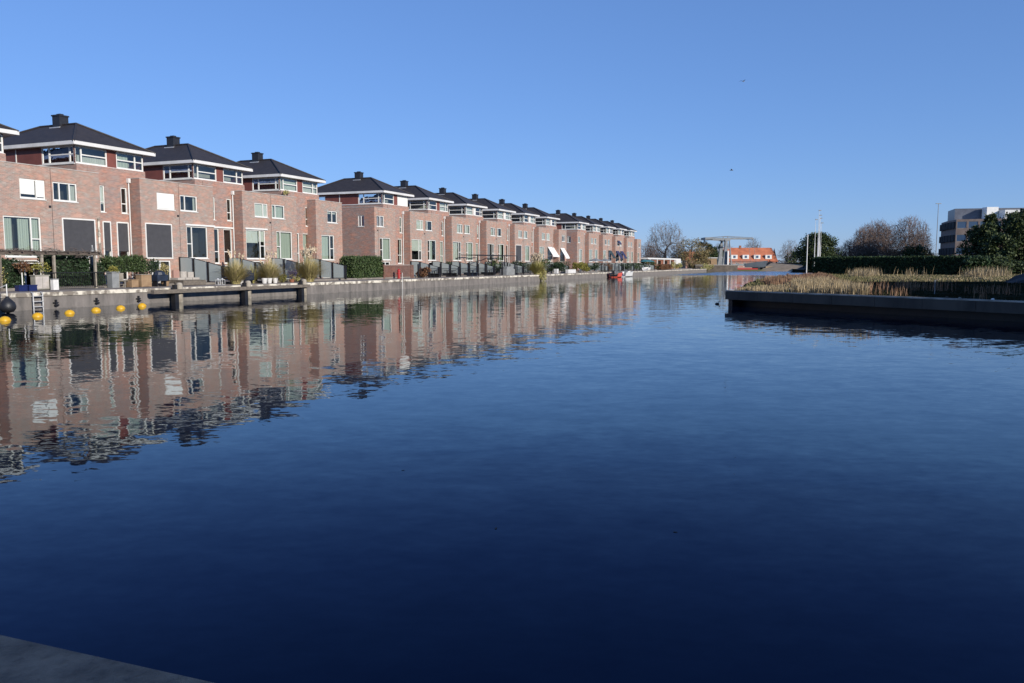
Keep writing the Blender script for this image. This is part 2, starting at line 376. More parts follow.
def bare_tree(name, label, loc, H, Rc, seed, tw, n=700, trunk=.28, zb=.22, rtw=.03, group='bare winter trees', vase=.0):
    """winter tree: limbs fork again and again towards points spread through the crown"""
    rng = random.Random(seed); e = empty(name, loc, 0, label=label, cat='tree', group=group)
    T = MB(); Q = MB(); pts = []
    lob = [(rng.uniform(0, 2*math.pi), rng.uniform(.8, 1.15)) for _ in range(7)]
    while len(pts) < n:
        d = Vector((rng.gauss(0,1), rng.gauss(0,1), rng.gauss(0,1))).normalized()*rng.uniform(.05,1)**.45
        if d.z < -.55: continue
        an = math.atan2(d.y, d.x); k = min(lob, key=lambda l: abs((l[0]-an+math.pi) % (2*math.pi)-math.pi))[1]
        if d.z > .5: k = 1
        w = 1 + vase*d.z
        pts.append(Vector((d.x*Rc*k*w, d.y*Rc*k*w, H*(zb+(1-zb)*.42) + d.z*H*(1-zb)*.58*(.9+.1*k))))
    def grow(p, P, r, lv):
        c = sum(P, Vector())/len(P)
        if len(P) <= 2:
            for t in P:
                Q.tube(p, t, rtw, rtw*.55, 3, caps=False)
                for _ in range(2):
                    q = p.lerp(t, rng.uniform(.3,.9)); v = (t-p).normalized()+Vector((rng.gauss(0,.55), rng.gauss(0,.55), rng.gauss(.15,.5)))
                    Q.tube(q, q+v*rng.uniform(.35,.8), rtw*.75, rtw*.4, 3, caps=False)
            return
        f = .5 if lv else .62
        m = p.lerp(c, f*rng.uniform(.75,1.15)) + Vector((rng.gauss(0,.05), rng.gauss(0,.05), rng.gauss(0,.03)))*(c-p).length
        r2 = max(rtw, r*.88)
        mid = p.lerp(m, .5) + Vector((rng.gauss(0,.05), rng.gauss(0,.05), .03))*(m-p).length
        B = T if len(P) > n/14 else Q; k = 7 if B is T else 4 if len(P) > 12 else 3
        B.tube(p, mid, r, (r+r2)/2, k, caps=False); B.tube(mid, m, (r+r2)/2, r2, k, caps=False)
        ax = Vector((rng.gauss(0,1), rng.gauss(0,1), rng.gauss(0,.7))).normalized()
        P = sorted(P, key=lambda t: (t-m).normalized().dot(ax)); h = int(len(P)*rng.uniform(.35,.65)); h = max(1, min(len(P)-1, h))
        for part in (P[:h], P[h:]):
            grow(m, part, max(rtw, r2*(len(part)/len(P))**.42), lv+1)
    T.tube((0,0,-.4), (0,0,.5), trunk*1.35, trunk, 8, caps=False)
    T.tube((0,0,.5), (rng.gauss(0,.1),rng.gauss(0,.1),H*zb*.6), trunk, trunk*.92, 8, caps=False)
    grow(Vector((0,0,H*zb*.55)), pts, trunk*.9, 0)
    T.build('trunk', m_bark, e); Q.build('crown', tw, e)
    return e

def leafy_tree(name, label, loc, H, r, seed, mat, n=5000, leaf=.3, base=.15, cone=False, group=None, nl=22, tight=1):
    rng = random.Random(seed); e = empty(name, loc, 0, label=label, cat='tree', group=group)
    T = MB(); T.tube((0,0,-.3), (0,0,H*.75), .3, .08, 7)
    B = MB(); pts = []
    lobes = []
    for i in range(nl):
        zf = rng.uniform(base, .97); 
        rr = (1-(zf-base)/(1-base))**.75 if cone else math.sqrt(max(.05, 1-((zf-.52)/.5)**2))
        an = rng.uniform(0, 2*math.pi); q = rng.uniform(.45,.95)*rr*r
        q *= tight; lobes.append((Vector((math.cos(an)*q, math.sin(an)*q, zf*H*(1 if tight == 1 else .93))), rng.uniform(.22,.4)*r*(.5+.7*rr)*(1 if tight == 1 else .8)))
        T.tube((0,0,max(.3,zf*H-.8)), lobes[-1][0], .07, .03, 5, caps=False)
    if cone:
        for i in range(5): lobes.append((Vector((rng.uniform(-.1,.1)*r, rng.uniform(-.1,.1)*r, H*(.8+.05*i))), r*(.22-.035*i)))
    for _ in range(n):
        c, k = rng.choice(lobes); d = Vector((rng.gauss(0,1), rng.gauss(0,1), rng.gauss(0,.9))).normalized()*rng.uniform(.5,1.12)*k
        pts.append(c+d)
    leaf_cloud(B, rng, pts, leaf)
    if cone:
        for _ in range(60):   # shoots breaking the outline
            c, k = rng.choice(lobes); d = Vector((rng.gauss(0,.6), rng.gauss(0,.6), 1)).normalized()
            p = c + d*k; B.quad(p-Vector((.12,0,0)), p+Vector((.12,0,0)), p+d*rng.uniform(.4,1.1)+Vector((.03,0,0)), p+d*rng.uniform(.4,1.1)-Vector((.03,0,0)))
    T.build('trunk', m_bark, e); B.build('crown', mat, e)
    return e

# ------------------------------------------------------------------ facades and windows
Z = Vector((0,0,1))
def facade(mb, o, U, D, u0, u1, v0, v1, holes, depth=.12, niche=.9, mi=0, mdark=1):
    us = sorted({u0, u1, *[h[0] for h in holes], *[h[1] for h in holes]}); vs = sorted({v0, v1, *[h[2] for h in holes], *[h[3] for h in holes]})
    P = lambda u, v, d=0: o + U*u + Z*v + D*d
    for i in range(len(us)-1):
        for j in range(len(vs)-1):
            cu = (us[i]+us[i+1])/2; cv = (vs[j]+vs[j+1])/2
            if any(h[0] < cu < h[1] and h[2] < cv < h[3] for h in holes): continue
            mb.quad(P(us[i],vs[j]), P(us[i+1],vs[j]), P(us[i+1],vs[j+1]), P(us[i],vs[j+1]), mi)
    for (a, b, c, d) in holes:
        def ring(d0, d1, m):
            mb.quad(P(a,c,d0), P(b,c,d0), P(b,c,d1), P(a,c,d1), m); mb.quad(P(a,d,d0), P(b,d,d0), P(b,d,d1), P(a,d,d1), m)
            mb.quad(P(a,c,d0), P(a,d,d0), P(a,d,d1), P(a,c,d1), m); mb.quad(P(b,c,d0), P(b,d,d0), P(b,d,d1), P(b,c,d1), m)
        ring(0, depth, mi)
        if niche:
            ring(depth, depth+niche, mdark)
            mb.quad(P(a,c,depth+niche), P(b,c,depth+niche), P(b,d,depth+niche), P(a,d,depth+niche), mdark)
def bars(mb, o, U, D, a, b, c, d, d0, d1, w, mull=(), trans=()):
    ob = lambda u0,u1,z0,z1: mb.obox(o, U, D, u0, u1, d0, d1, z0, z1)
    ob(a, a+w, c, d); ob(b-w, b, c, d); ob(a+w, b-w, d-w, d); ob(a+w, b-w, c, c+w)
    for m in mull: ob(m-w*.5, m+w*.5, c+w, d-w)
    edges = [a+w] + [q for m in mull for q in (m-w*.5, m+w*.5)] + [b-w]
    for (bay, z) in trans:
        ob(edges[2*bay], edges[2*bay+1], z-w*.4, z+w*.4)
def window(parent, o, U, D, rect, mull=(), trans=(), covers=(), w=.085, depth=.12, sill=True):
    """covers: (kind, f0, f1, g0, g1): fraction of width / height hidden by kind"""
    a, b, c, d = rect
    f = MB(); bars(f, o, U, D, a, b, c, d, depth-.07, depth+.01, w, mull, trans)
    if sill: f.obox(o, U, D, a-.04, b+.04, -.05, depth-.08, c-.05, c)
    win = f.build('window', m_white, parent)
    g = MB(); g.quad(o+U*(a+w*.5)+Z*(c+w*.5)+D*(depth-.03), o+U*(b-w*.5)+Z*(c+w*.5)+D*(depth-.03), o+U*(b-w*.5)+Z*(d-w*.5)+D*(depth-.03), o+U*(a+w*.5)+Z*(d-w*.5)+D*(depth-.03))
    g.build('pane', m_glass, win)
    for (k, f0, f1, g0, g1) in covers:
        u0 = a+.02+(b-a-.04)*f0; u1 = a+.02+(b-a-.04)*f1; z0 = c+.02+(d-c-.04)*g0; z1 = c+.02+(d-c-.04)*g1
        q = MB()
        if k == 'blind': q.obox(o, U, D, u0, u1, depth+.03, depth+.05, z0, z1); q.build('blind', m_blind, win)
        elif k == 'shutter': q.obox(o, U, D, u0, u1, depth-.10, depth-.075, z0, z1); q.build('shutter', m_blind, win)
        else:
            mt = {'green': m_curt, 'white': m_curtw, 'lilac': m_curtl}[k]; nfold = max(3, int((u1-u0)/.07))
            for i in range(nfold):
                x0 = u0+(u1-u0)*i/nfold; x1 = u0+(u1-u0)*(i+1)/nfold; e0 = depth+.10+.035*(i % 2); e1 = depth+.10+.035*((i+1) % 2)
                q.quad(o+U*x0+Z*z0+D*e0, o+U*x1+Z*z0+D*e1, o+U*x1+Z*z1+D*e1, o+U*x0+Z*z1+D*e0)
            q.build('curtain', mt, win)
    return win

X = Vector((1,0,0)); Y = Vector((0,1,0)); O = Vector((0,0,0))
HP = 10.86
FL = .92          # ground level of the gardens in house coordinates
def house(e_s, label, cfg, rng, first=False):
    H = empty('row_house', W(e_s, 47.9, 0), PHI, label=label, cat='house', group='brick row houses along the canal')
    xl = -3.2 if first else -6.15
    wA = (-2.75,-1.2,6.6,7.83) if first else (-4.6,-2.85,6.6,7.83)
    wB = (-2.3,-.5,6.6,7.83); g1 = (-5.8,-3.3,2.9,5.45); g2 = (-2.1,.15,2.9,5.4) if first else (-1.75,cfg.get('g2r',.5),2.9,5.45)
    n1 = (2.15,2.55,6.15,8.03); n2 = (3.95,4.5,6.15,8.03); g3 = (2.25,2.9,2.5,5.45); g4 = (3.45,4.45,2.5,5.45)
    lows = [(-5.5,-3.5,FL+.08,2.72), (-1.5,.3,FL+.08,2.72)]
    if first: holes = [wA, g2, (-1.9,.0,FL+.08,2.72)]; lows = [(-1.9,.0,FL+.08,2.72)]
    else: holes = [wA, wB, g1, g2] + lows
    b = MB(); facade(b, O, X, Y, xl, 1.25, FL, 8.7, holes, mi=3)
    Or = Vector((0,1.0,0)); lowr = (2.3,4.3,FL+.08,2.35)
    facade(b, Or, X, Y, 1.25, 4.71, FL, 9.3, [n1, n2, g3, g4, lowr])
    b.quad((1.25,0,FL),(1.25,1.0,FL),(1.25,1.0,8.7),(1.25,0,8.7))
    sw = [(1.35,2.15,6.6,7.85)] if first else []
    facade(b, Vector((xl,0,0)), Y, X, 0, 12, FL, 8.7, sw, niche=.35)
    b.box(xl+.03, 1.24, .3, 12, 8.35, 8.5, 2)
    b.quad((xl,.3,8.4),(1.25,.3,8.4),(1.25,.3,8.7),(xl,.3,8.7)); b.quad((xl+.3,.3,8.4),(xl+.3,12,8.4),(xl+.3,12,8.7),(xl+.3,.3,8.7))
    b.box(.42, 6.3, 1.05, 11.8, 8.45, 9.36)
    b.quad((xl,12,FL),(4.71,12,FL),(4.71,12,8.6),(xl,12,8.6)); b.box(1.26, 4.70, 1.02+.12+.9+.02, 12, 8.3, 8.4, 2)
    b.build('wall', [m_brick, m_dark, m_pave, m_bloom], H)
    c = MB(); c.box(xl-.03, 1.28, -.03, .33, 8.7, 8.755)
    c.box(xl-.03, xl+.33, .33, 12, 8.7, 8.755); c.build('coping', m_sill, H)
    # penthouse
    p = MB(); Op = Vector((0,1.2,0)); pw1 = (.42,3.08,9.40,10.60); pw2 = (3.86,6.3,9.40,10.60)
    facade(p, Op, X, Y, .42, 6.3, 9.34, 10.62, [pw1, pw2], niche=0, depth=.1)
    ps1 = (1.2,4.45,9.40,10.60); ps2 = (9.0,11.0,9.7,10.45)
    facade(p, Vector((.42,0,0)), Y, X, 1.2, 11.8, 9.34, 10.62, [ps1, ps2], niche=0, depth=.1)
    p.quad((6.3,1.2,9.34),(6.3,11.8,9.34),(6.3,11.8,10.62),(6.3,1.2,10.62)); p.quad((.42,11.8,9.34),(6.3,11.8,9.34),(6.3,11.8,10.62),(.42,11.8,10.62))
    p.box(1.35,5.9,2.2,8.6,9.36,10.57,1)
    p.quad((.45,1.3,10.58),(6.2,1.3,10.58),(6.2,11.7,10.58),(.45,11.7,10.58),1)
    pp = p.build('penthouse', [m_red, m_room], H)
    tr = MB(); tr.box(.38,.46, 6.95,7.03, 9.36,10.6); tr.box(.36,.44,1.2,11.8,9.33,9.40); tr.box(.44,6.34,1.16,1.24,9.33,9.40); tr.build('trim', m_white, pp)
    
    if cfg.get('nored'): q = MB(); q.box(3.10,3.84,1.15,1.19,9.42,10.58); q.build('white_panel', m_white, pp)
    window(H, Op, X, Y, pw1, mull=(.98,), trans=((1,10.02),), covers=cfg.get('p1', []), w=.10, depth=.1, sill=False)
    window(H, Op, X, Y, pw2, mull=(5.55,), trans=((0,10.02),(1,10.02)), covers=cfg.get('p2', []), w=.10, depth=.1, sill=False)
    window(H, Vector((.42,0,0)), Y, X, ps1, mull=(1.72,3.72), trans=((0,10.02),(1,10.02)), covers=cfg.get('ps', []), w=.10, depth=.1, sill=False)
    window(H, Vector((.42,0,0)), Y, X, ps2, mull=(10.0,), w=.10, depth=.1, sill=False)
    # eave, roof, chimney
    r = MB(); zt = 12.72; z0 = 10.80
    a0,a1,a2,a3 = (0,.7,z0),(7,.7,z0),(7,12.3,z0),(0,12.3,z0); r0,r1 = (3.5,4.6,zt),(3.5,8.4,zt)
    r.poly([a0,a1,r0]); r.quad(a1,a2,r1,r0); r.poly([a2,a3,r1]); r.quad(a3,a0,r0,r1)
    for (p_, q_) in ((a0,r0),(a1,r0),(a2,r1),(a3,r1),(r0,r1)): r.tube(Vector(p_)+Z*.02, Vector(q_)+Z*.02, .09, .09, 6)
    rf = r.build('roof', m_roof, H)
    ch = MB(); ch.box(3.2,3.95,5.95,6.7,12.3,13.36); ch.box(3.15,4.0,5.9,6.75,13.36,13.46); ch.box(3.4,3.7,6.1,6.5,13.46,13.56)
    ch.build('chimney', m_chim, rf)
    fl = MB(); fl.box(3.04,3.19,5.8,6.85,12.46,12.54); fl.build('flashing', m_alu, rf)
    f = MB(); f.box(-.02,7.02,.68,.78,10.60,10.84); f.box(-.02,.08,.78,12.32,10.60,10.84); f.box(6.92,7.02,.78,12.32,10.60,10.84); f.box(.08,6.92,.78,12.3,10.61,10.66); f.build('eave', m_fascia, H)
    # windows of the two storeys
    def cv(k):
        if k in cfg: return cfg[k]
        if e_s < 60: return ()
        return rng.choice([[('white',0,1,0,1)], [('white',0,.45,0,1)], [('green',.3,1,0,1)], [('blind',0,1,.45,1)], [], [('white',0,.3,0,1),('white',.75,1,0,1)]])
    if first: window(H, O, X, Y, wA, mull=(-1.98,), covers=cv('A'))
    else:
        window(H, O, X, Y, wA, mull=(-3.45,), covers=cv('A')); window(H, O, X, Y, wB, mull=(-1.78,) if not cfg.get('B3') else (-1.8,-1.05), covers=cv('B'))
        window(H, O, X, Y, g1, mull=(-3.95,), trans=((1,4.05),), covers=cv('g1'))
    window(H, O, X, Y, g2, mull=(g2[0]+.58,), trans=((0,4.05),), covers=cv('g2'))
    window(H, Or, X, Y, n1, trans=((0,6.85),), covers=cv('n1'), w=.07); window(H, Or, X, Y, n2, trans=((0,6.85),), covers=cv('n2'))
    window(H, Or, X, Y, g3, trans=((0,3.5),), covers=cv('g3')); window(H, Or, X, Y, g4, trans=((0,3.5),), covers=cv('g4'))
    if first: window(H, Vector((xl,0,0)), Y, X, sw[0], mull=(1.78,), covers=[('white',.5,1,0,1)])
    for k, lw in enumerate(lows + [lowr]):
        oo = Or if lw is lowr else O
        fr_ = MB(); bars(fr_, oo, X, Y, *lw, .05, .13, .09, ((lw[0]+lw[1])/2,), ((0,1.3),) if k == 0 else ((1,1.3),)); dr = fr_.build('garden_door', m_white, H)
        g = MB(); g.quad(oo+X*(lw[0]+.05)+Z*lw[2]+Y*.1, oo+X*(lw[1]-.05)+Z*lw[2]+Y*.1, oo+X*(lw[1]-.05)+Z*lw[3]+Y*.1, oo+X*(lw[0]+.05)+Z*lw[3]+Y*.1); g.build('pane', m_glass, dr)
    # fixed sun screens
    for (kind, key) in cfg.get('screens', []):
        rc = {'g1': g1, 'g2': g2, 'g3': g3, 'g4': g4}[key]; oo = Or if key in ('g3','g4') else O
        zb = rc[2]+.12 if key in ('g1','g2') else 3.42
        q = MB(); q.obox(oo, X, Y, rc[0]+.06, rc[1]-.06, -.03, -.01, zb, rc[3]-.03); q.obox(oo, X, Y, rc[0]+.06, rc[1]-.06, -.04, .0, zb-.04, zb)
        q.build('sun_screen', m_screen, H)
        q = MB(); q.obox(oo, X, Y, rc[0]-.03, rc[0]+.05, -.05, .0, rc[2], rc[3]+.05); q.obox(oo, X, Y, rc[1]-.05, rc[1]+.03, -.05, .0, rc[2], rc[3]+.05); q.obox(oo, X, Y, rc[0]+.05, rc[1]-.05, -.07, .0, rc[3]-.03, rc[3]+.06)
        q.build('screen_rail', m_white, H)
    if cfg.get('lintel'):
        q = MB(); q.box(g2[0]-.1, 1.3, -.09, 0, 5.47, 5.60); q.box(1.3, 4.6, .91, 1.0, 5.47, 5.60); q.build('lintel', m_white, H)
    if cfg.get('lintel1'):
        q = MB(); q.box(g1[0]-.12, g1[1]+.25, -.09, 0, 5.47, 5.60); q.build('lintel', m_white, H)
    # drain pipe at the inner corner, small vent
    d = MB(); d.tube((4.58,.90,FL), (4.58,.90,8.45), .05, n=8); d.box(4.48,4.68,.78,.99,8.4,8.72); d.build('drain_pipe', m_fascia, H)
    d = MB(); d.box(-2.66,-2.50,-.03,0,6.1,6.25); d.build('vent', m_black, H)
    d = MB(); d.box(-2.44,-2.41,-.004,.0,FL,8.69); d.build('movement_joint', m_bark, H)
    if cfg.get('B3'): d = MB(); d.tube((1.0,-.09,FL), (1.0,-.09,5.6), .07, n=8); d.box(.92,1.08,-.17,-.01,4.4,4.6); d.build('drain_pipe', m_cope, H)
    for (kind, key) in cfg.get('awnings', []):
        rc = {'g1': g1, 'g2': g2, 'g3': g3, 'g4': g4, 'B': wB, 'A': wA}[key]; oo = Or if key in ('g3','g4') else O
        mt = {'white': m_aw, 'navy': m_navy, 'green': m_greena}[kind]; dr = 1.55 if key[0] == 'g' else .7; ou = 1.1 if key[0] == 'g' else .6
        q = MB(); P = lambda u, y, z: oo + X*u + Y*y + Z*z
        zt_ = rc[3]+.02
        q.quad(P(rc[0]-.05,-.05,zt_), P(rc[1]+.05,-.05,zt_), P(rc[1]+.05,-ou,zt_-dr), P(rc[0]-.05,-ou,zt_-dr)); q.quad(P(rc[0]-.05,-ou,zt_-dr), P(rc[1]+.05,-ou,zt_-dr), P(rc[1]+.05,-ou,zt_-dr-.22), P(rc[0]-.05,-ou,zt_-dr-.22))
        q.quad(P(rc[0]-.05,-.05,zt_-.02), P(rc[1]+.05,-.05,zt_-.02), P(rc[1]+.05,-ou,zt_-dr-.02), P(rc[0]-.05,-ou,zt_-dr-.02))
        aw = q.build('awning', mt, H); q = MB()
        q.tube(P(rc[0],-.02,zt_-dr-.1), P(rc[0],-ou,zt_-dr), .02); q.tube(P(rc[1],-.02,zt_-dr-.1), P(rc[1],-ou,zt_-dr), .02); q.build('awning_arm', m_white, aw)
    return H

def end_wing(s0, label, cover='green'):
    H = empty('row_house', W(s0, 47.9, 0), PHI, label=label, cat='house', group='flat roofed house ends')
    a = (1.9,3.6,6.6,7.8); g = (.85,3.0,2.86,5.35); dr = (1.0,2.9,FL+.08,2.6)
    b = MB(); facade(b, O, X, Y, 0, 4.45, FL, 8.7, [a, g, dr], mi=3); facade(b, O, Y, X, 0, 10, FL, 8.7, [])
    b.quad((4.45,0,FL),(4.45,10,FL),(4.45,10,8.7),(4.45,0,8.7)); b.quad((0,10,FL),(4.45,10,FL),(4.45,10,8.7),(0,10,8.7)); b.box(.02,4.43,.3,9.98,8.35,8.5,2); b.quad((0,.3,8.4),(4.45,.3,8.4),(4.45,.3,8.7),(0,.3,8.7))
    b.build('wall', [m_brick, m_dark, m_pave, m_bloom], H)
    c = MB(); c.box(-.03,4.48,-.03,.33,8.7,8.755); c.box(-.03,.3,.33,10,8.7,8.755); c.box(4.15,4.48,.33,10,8.7,8.755); c.build('coping', m_sill, H)
    window(H, O, X, Y, a, mull=(2.75,), covers=[('white',0,1,.75,1)]); window(H, O, X, Y, g, mull=(2.3,), trans=((1,4.0),), covers=[(cover,0,.66,0,1)])
    f = MB(); bars(f, O, X, Y, *dr, .05, .13, .09, (1.95,)); d = f.build('garden_door', m_white, H); q = MB(); q.quad((1.05,.1,1.0),(2.85,.1,1.0),(2.85,.1,2.6),(1.05,.1,2.6)); q.build('pane', m_glass, d)
    return H

rng = random.Random(4)
G = lambda k, *a: [(k, *a)]
full = lambda k: [(k, 0, 1, 0, 1)]
cfgs = [
 # block A (H0 stands mostly outside the frame)
 (28.8, False, 'leftmost brick row house, only the white corner of its roof edge in the picture', dict(A=full('blind'))),
 (39.72, False, 'nearest whole brick row house, with four dark grey sun screens and a shuttered window', dict(A=[('shutter',.02,.58,.2,1),('shutter',.64,.98,.1,1)], B=[('white',.68,1,0,1)], B3=1, g2r=.74, g1=[('green',0,.28,0,1),('green',.42,.72,0,1),('green',.74,1,0,1)], n1=[('blind',0,1,.3,1)], p1=[('white',.02,1,.0,.5)], ps=[('white',.0,.9,0,.5)], p2=[('green',0,.5,0,1)], screens=[('s','g2'),('s','g3'),('s','g4')])),  # p1 half curtain stands in for pale sky reflected in the glass
 (50.62, False, 'brick row house with one dark grey sun screen beside tall uncurtained glass doors', dict(A=[('shutter',.02,.98,.05,1)], B=[('white',.85,1,0,1)], screens=[('s','g1')], lintel=1)),
 (61.5, False, 'brick row house with potted plants on its terrace corner and pale green curtains downstairs', dict(A=[('blind',0,1,.05,1)], B=[('green',0,1,0,1)], g1=[('blind',0,.66,.55,1),('blind',.7,1,.6,1)], g2=full('green'), g3=full('green'), g4=full('green'), p1=[('green',0,1,0,1)], p2=full('white'), n1=[('blind',0,1,.3,1)], lintel1=1)),
 # block B
 (79.65, True, 'brick row house whose broad red side wall rises over the clipped hedge', dict(A=full('lilac'), g2=[('green',.3,1,0,1)], p2=[('shutter',0,1,0,1)], n2=full('green'))),
 (90.5, False, 'second house of the middle block, with a dark ground floor doorway beside white frames', dict(A=full('blind'), B=[('white',0,.5,0,1)], g2=[('green',.4,.7,0,1)], p2=full('white'))),
 (101.6, False, 'third house of the middle block, with white curtains upstairs and a pale pink door blind', dict(nored=1, A=full('white'), B=full('white'), g1=[('white',0,.7,0,1)], g2=full('green'), g4=full('white'), p1=full('white'))),
 (112.8, False, 'fourth house of the middle block, behind the dark pipe pergola', dict(nored=1, g1=[('lilac',.1,.6,0,1)], A=[('white',.3,1,0,1)], B=[('white',0,.6,0,1)], g2=[('green',.3,.8,0,1)], g3=full('green'), p1=full('white'), p2=full('white'))),
 (123.7, False, 'fifth house of the middle block, behind the tall pampas grass at the water', dict(nored=1, A=[('blind',0,.6,0,1)], B=full('white'), g2=full('green'), screens=[('s','g1')], p1=[('white',0,.5,0,1)], p2=full('white'))),
 (134.6, False, 'sixth house of the middle block, with three steep white awnings over its glass doors', dict(nored=1, A=full('white'), B=full('blind'), awnings=[('white','g2'),('white','g4')], p1=full('white'))),
 # block C
 (153.2, True, 'first house of the farthest block, its red side wall beside the gap', dict(nored=1, A=full('white'), g2=full('white'), p2=full('white'))),
 (163.9, False, 'second house of the farthest block, above the yellow green shrub', dict(nored=1, A=full('white'), B=full('white'), g1=full('white'), g2=full('green'), p1=full('white'), p2=full('white'))),
 (174.4, False, 'third house of the farthest block, with a dark awning at its right ground floor window', dict(nored=1, A=[('white',0,.5,0,1)], B=full('white'), g1=full('white'), awnings=[('green','g2')], p1=full('white'))),
 (184.8, False, 'fourth house of the farthest block, with navy blue awnings on two floors', dict(nored=1, A=full('white'), awnings=[('navy','g1'),('navy','g2'),('navy','A')], p1=full('white'), B=full('blind'))),
 (195.2, False, 'last roofed house of the farthest block, behind the two moored boats', dict(nored=1, A=full('white'), B=full('white'), g1=full('white'), g2=full('white'), p1=full('white'), p2=full('white'))),
]
for (e_s, first, label, cfg) in cfgs: house(e_s, label, cfg, rng, first)
end_wing(65.77, 'flat roofed end of the nearest brick block, left of the clipped hedge')
end_wing(138.9, 'flat roofed end of the middle brick block beside the gap, with a steep white awning', 'white')
end_wing(199.5, 'flat roofed end of the farthest brick block, the last one before the bare trees', 'white')
# awning on the middle end wing is its part
ew = [o for o in bpy.data.objects if o.get('label','').startswith('flat roofed end of the middle')][0]
q = MB(); q.quad((.8,-.04,5.4),(3.1,-.04,5.4),(3.1,-1.1,3.7),(.8,-1.1,3.7)); q.quad((.8,-1.1,3.7),(3.1,-1.1,3.7),(3.1,-1.1,3.45),(.8,-1.1,3.45)); q.build('awning', m_aw, ew)

# ------------------------------------------------------------------ ground and water
def st_prism(pts, z0, z1): return [tuple(W(s,t))[:2] for s,t in pts]
g = MB(); g.quad((-6000,-3000,-3),(6000,-3000,-3),(6000,9000,-3),(-6000,9000,-3)); tag(g.build('canal_bed', m_bank), kind='structure')
g = MB(); g.quad((-400,-400,0),(600,-400,0),(600,600,0),(-400,600,0)); tag(g.build('water', m_water), kind='structure')
g = MB(); g.prism([tuple(W(s,t))[:2] for s,t in ((-120,40.35),(262,40.35),(262,44.5),(-120,44.5))], -2, .90); tag(g.build('promenade', m_pave), kind='structure')
g = MB(); g.prism([tuple(W(s,t))[:2] for s,t in ((-120,44.5),(262,44.5),(262,900),(-120,900))], -2, 1.05); tag(g.build('ground', m_terr), kind='structure')
g = MB(); g.prism([(-4000,275),(55,275),(70,272),(140,272),(4000,272),(4000,8000),(-4000,8000)], -2, .55); tag(g.build('far_ground', m_land), kind='structure')
A = (12.5,46.7); B = (21.1,32.8); dx, dy = (B[0]-A[0], B[1]-A[1]); Bx = (B[0]+dx*2.6, B[1]+dy*2.6)
pen = [A, Bx, (60,-12), (400,-12), (400,300), (100,300), (88,240), (80,228), (93,214), (100,195), (92,160), (60,140), (47,124), (40.6,112), (31,95), (24.5,80), (19.0,65), (15.5,54)]
# near flat part of the peninsula
g = MB()
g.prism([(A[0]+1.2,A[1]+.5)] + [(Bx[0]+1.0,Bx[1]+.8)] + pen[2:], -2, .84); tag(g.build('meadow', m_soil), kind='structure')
# dock wall: overhanging beam over a dark recess
u = Vector((dx,dy,0)).normalized(); nrm = Vector((-u.y,u.x,0)); nrm = nrm if nrm.x > 0 else -nrm; Lw = (Vector((*Bx,0))-Vector((*A,0))).length
dw = empty('dock_wall', (A[0],A[1],0), math.atan2(u.y,u.x), label='long dark concrete dock wall with overhanging beam, around the reed covered headland', cat='wall')
yy = 1
g = MB(); seg = 2.4; i = 0
while i*seg < Lw:
    g.box(i*seg, min(Lw,(i+1)*seg)-.015, 0, 1.0, .39+.004*(i % 2), .90+.004*(i % 3)); i += 1
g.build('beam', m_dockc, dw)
g = MB(); g.box(.02, Lw-.1, -.006, .10, .862, .93); g.box(-.006,.10,.10,9.2,.862,.93); g.build('sun_line_strip', M('painted_sunlight', (.55,.50,.42), (.24,.22,.18), 1.5, .8, detail=8), dw)  # added pale strip paints sunlight along the beam's top edge
g = MB(); g.box(.14, Lw, .95, 1.2, -1.5, .41); g.box(.14,.4,1.2,9,-1.5,.41); g.box(.14,.45,.12,.95,-1.5,.40)
for k in range(int(Lw/.8)): g.box(.3+k*.8, .3+k*.8+.4, .945, .95, -1.5, .40)
g.build('sheet_piling', m_black, dw)
g = MB(); g.box(-.0, 1.0, 1.0, 9.2, .40, .895); g.build('end_beam', m_dockc, dw)
# near quay under the camera
nq = [(-2.7,3.42),(-2.13,3.2),(-1.07,2.81),(.8,2.1),(6.5,.1),(30,-8),(40,-60),(-40,-60),(-40,17.0)]
g = MB(); g.prism(nq, -2, .90); tag(g.build('pavement', M('quay_stone', (.44,.29,.19), (.15,.10,.07), 7.0, .85, detail=12, bump=.08, lo=.3, hi=.7)), kind='structure')

# left quay wall
qw = empty('quay_wall', W(-60,40,0), PHI, label='long grey quay wall with pale stone coping along the left bank', cat='wall')
g = MB(); g.box(0, 322, 0, .35, -1.5, .71)
for k in range(54): g.box(k*6.0, k*6.0+.05, -.012, 0, -1.5, .64)
g.box(0,322,-.05,0,-1.5,.06)
g.build('wall_face', m_quay, qw)
g = MB(); rq = random.Random(2); x = 0
while x < 322:
    w = 2.4; g.box(x, min(322,x+w-.02), -.06+rq.uniform(-.015,.015), .36, .71, .93+rq.uniform(-.008,.008)); x += w
g.build('coping', m_cope, qw)
g = MB(); g.box(321.6,322,.36,24,-1,.9); g.build('end_face', m_quay, qw)
# mooring brackets on the quay wall
br = None
for i, s in enumerate((31.0, 33.6, 36.6, 22.0)):
    if i == 0:
        b = MB(); b.box(-.16,.16,-.06,0,.30,.36); b.box(-.04,.04,-.10,0,.12,.5); b.tube((-.12,-.1,.2),(.12,-.1,.2),.05,n=8)
        br = b.build('mooring_bracket', m_black)
    else: br = br.copy(); C.objects.link(br)
    br.location = W(s, 39.96, 0); br.rotation_euler = (0,0,PHI)
    tag(br, ['black mooring bracket on the quay wall, right of the ladder', 'black mooring bracket on the quay wall behind the fourth yellow buoy', 'black mooring bracket on the quay wall near the timber beam', 'black mooring bracket on the quay wall left of the round black fender'][i], 'bracket', 'mooring brackets')
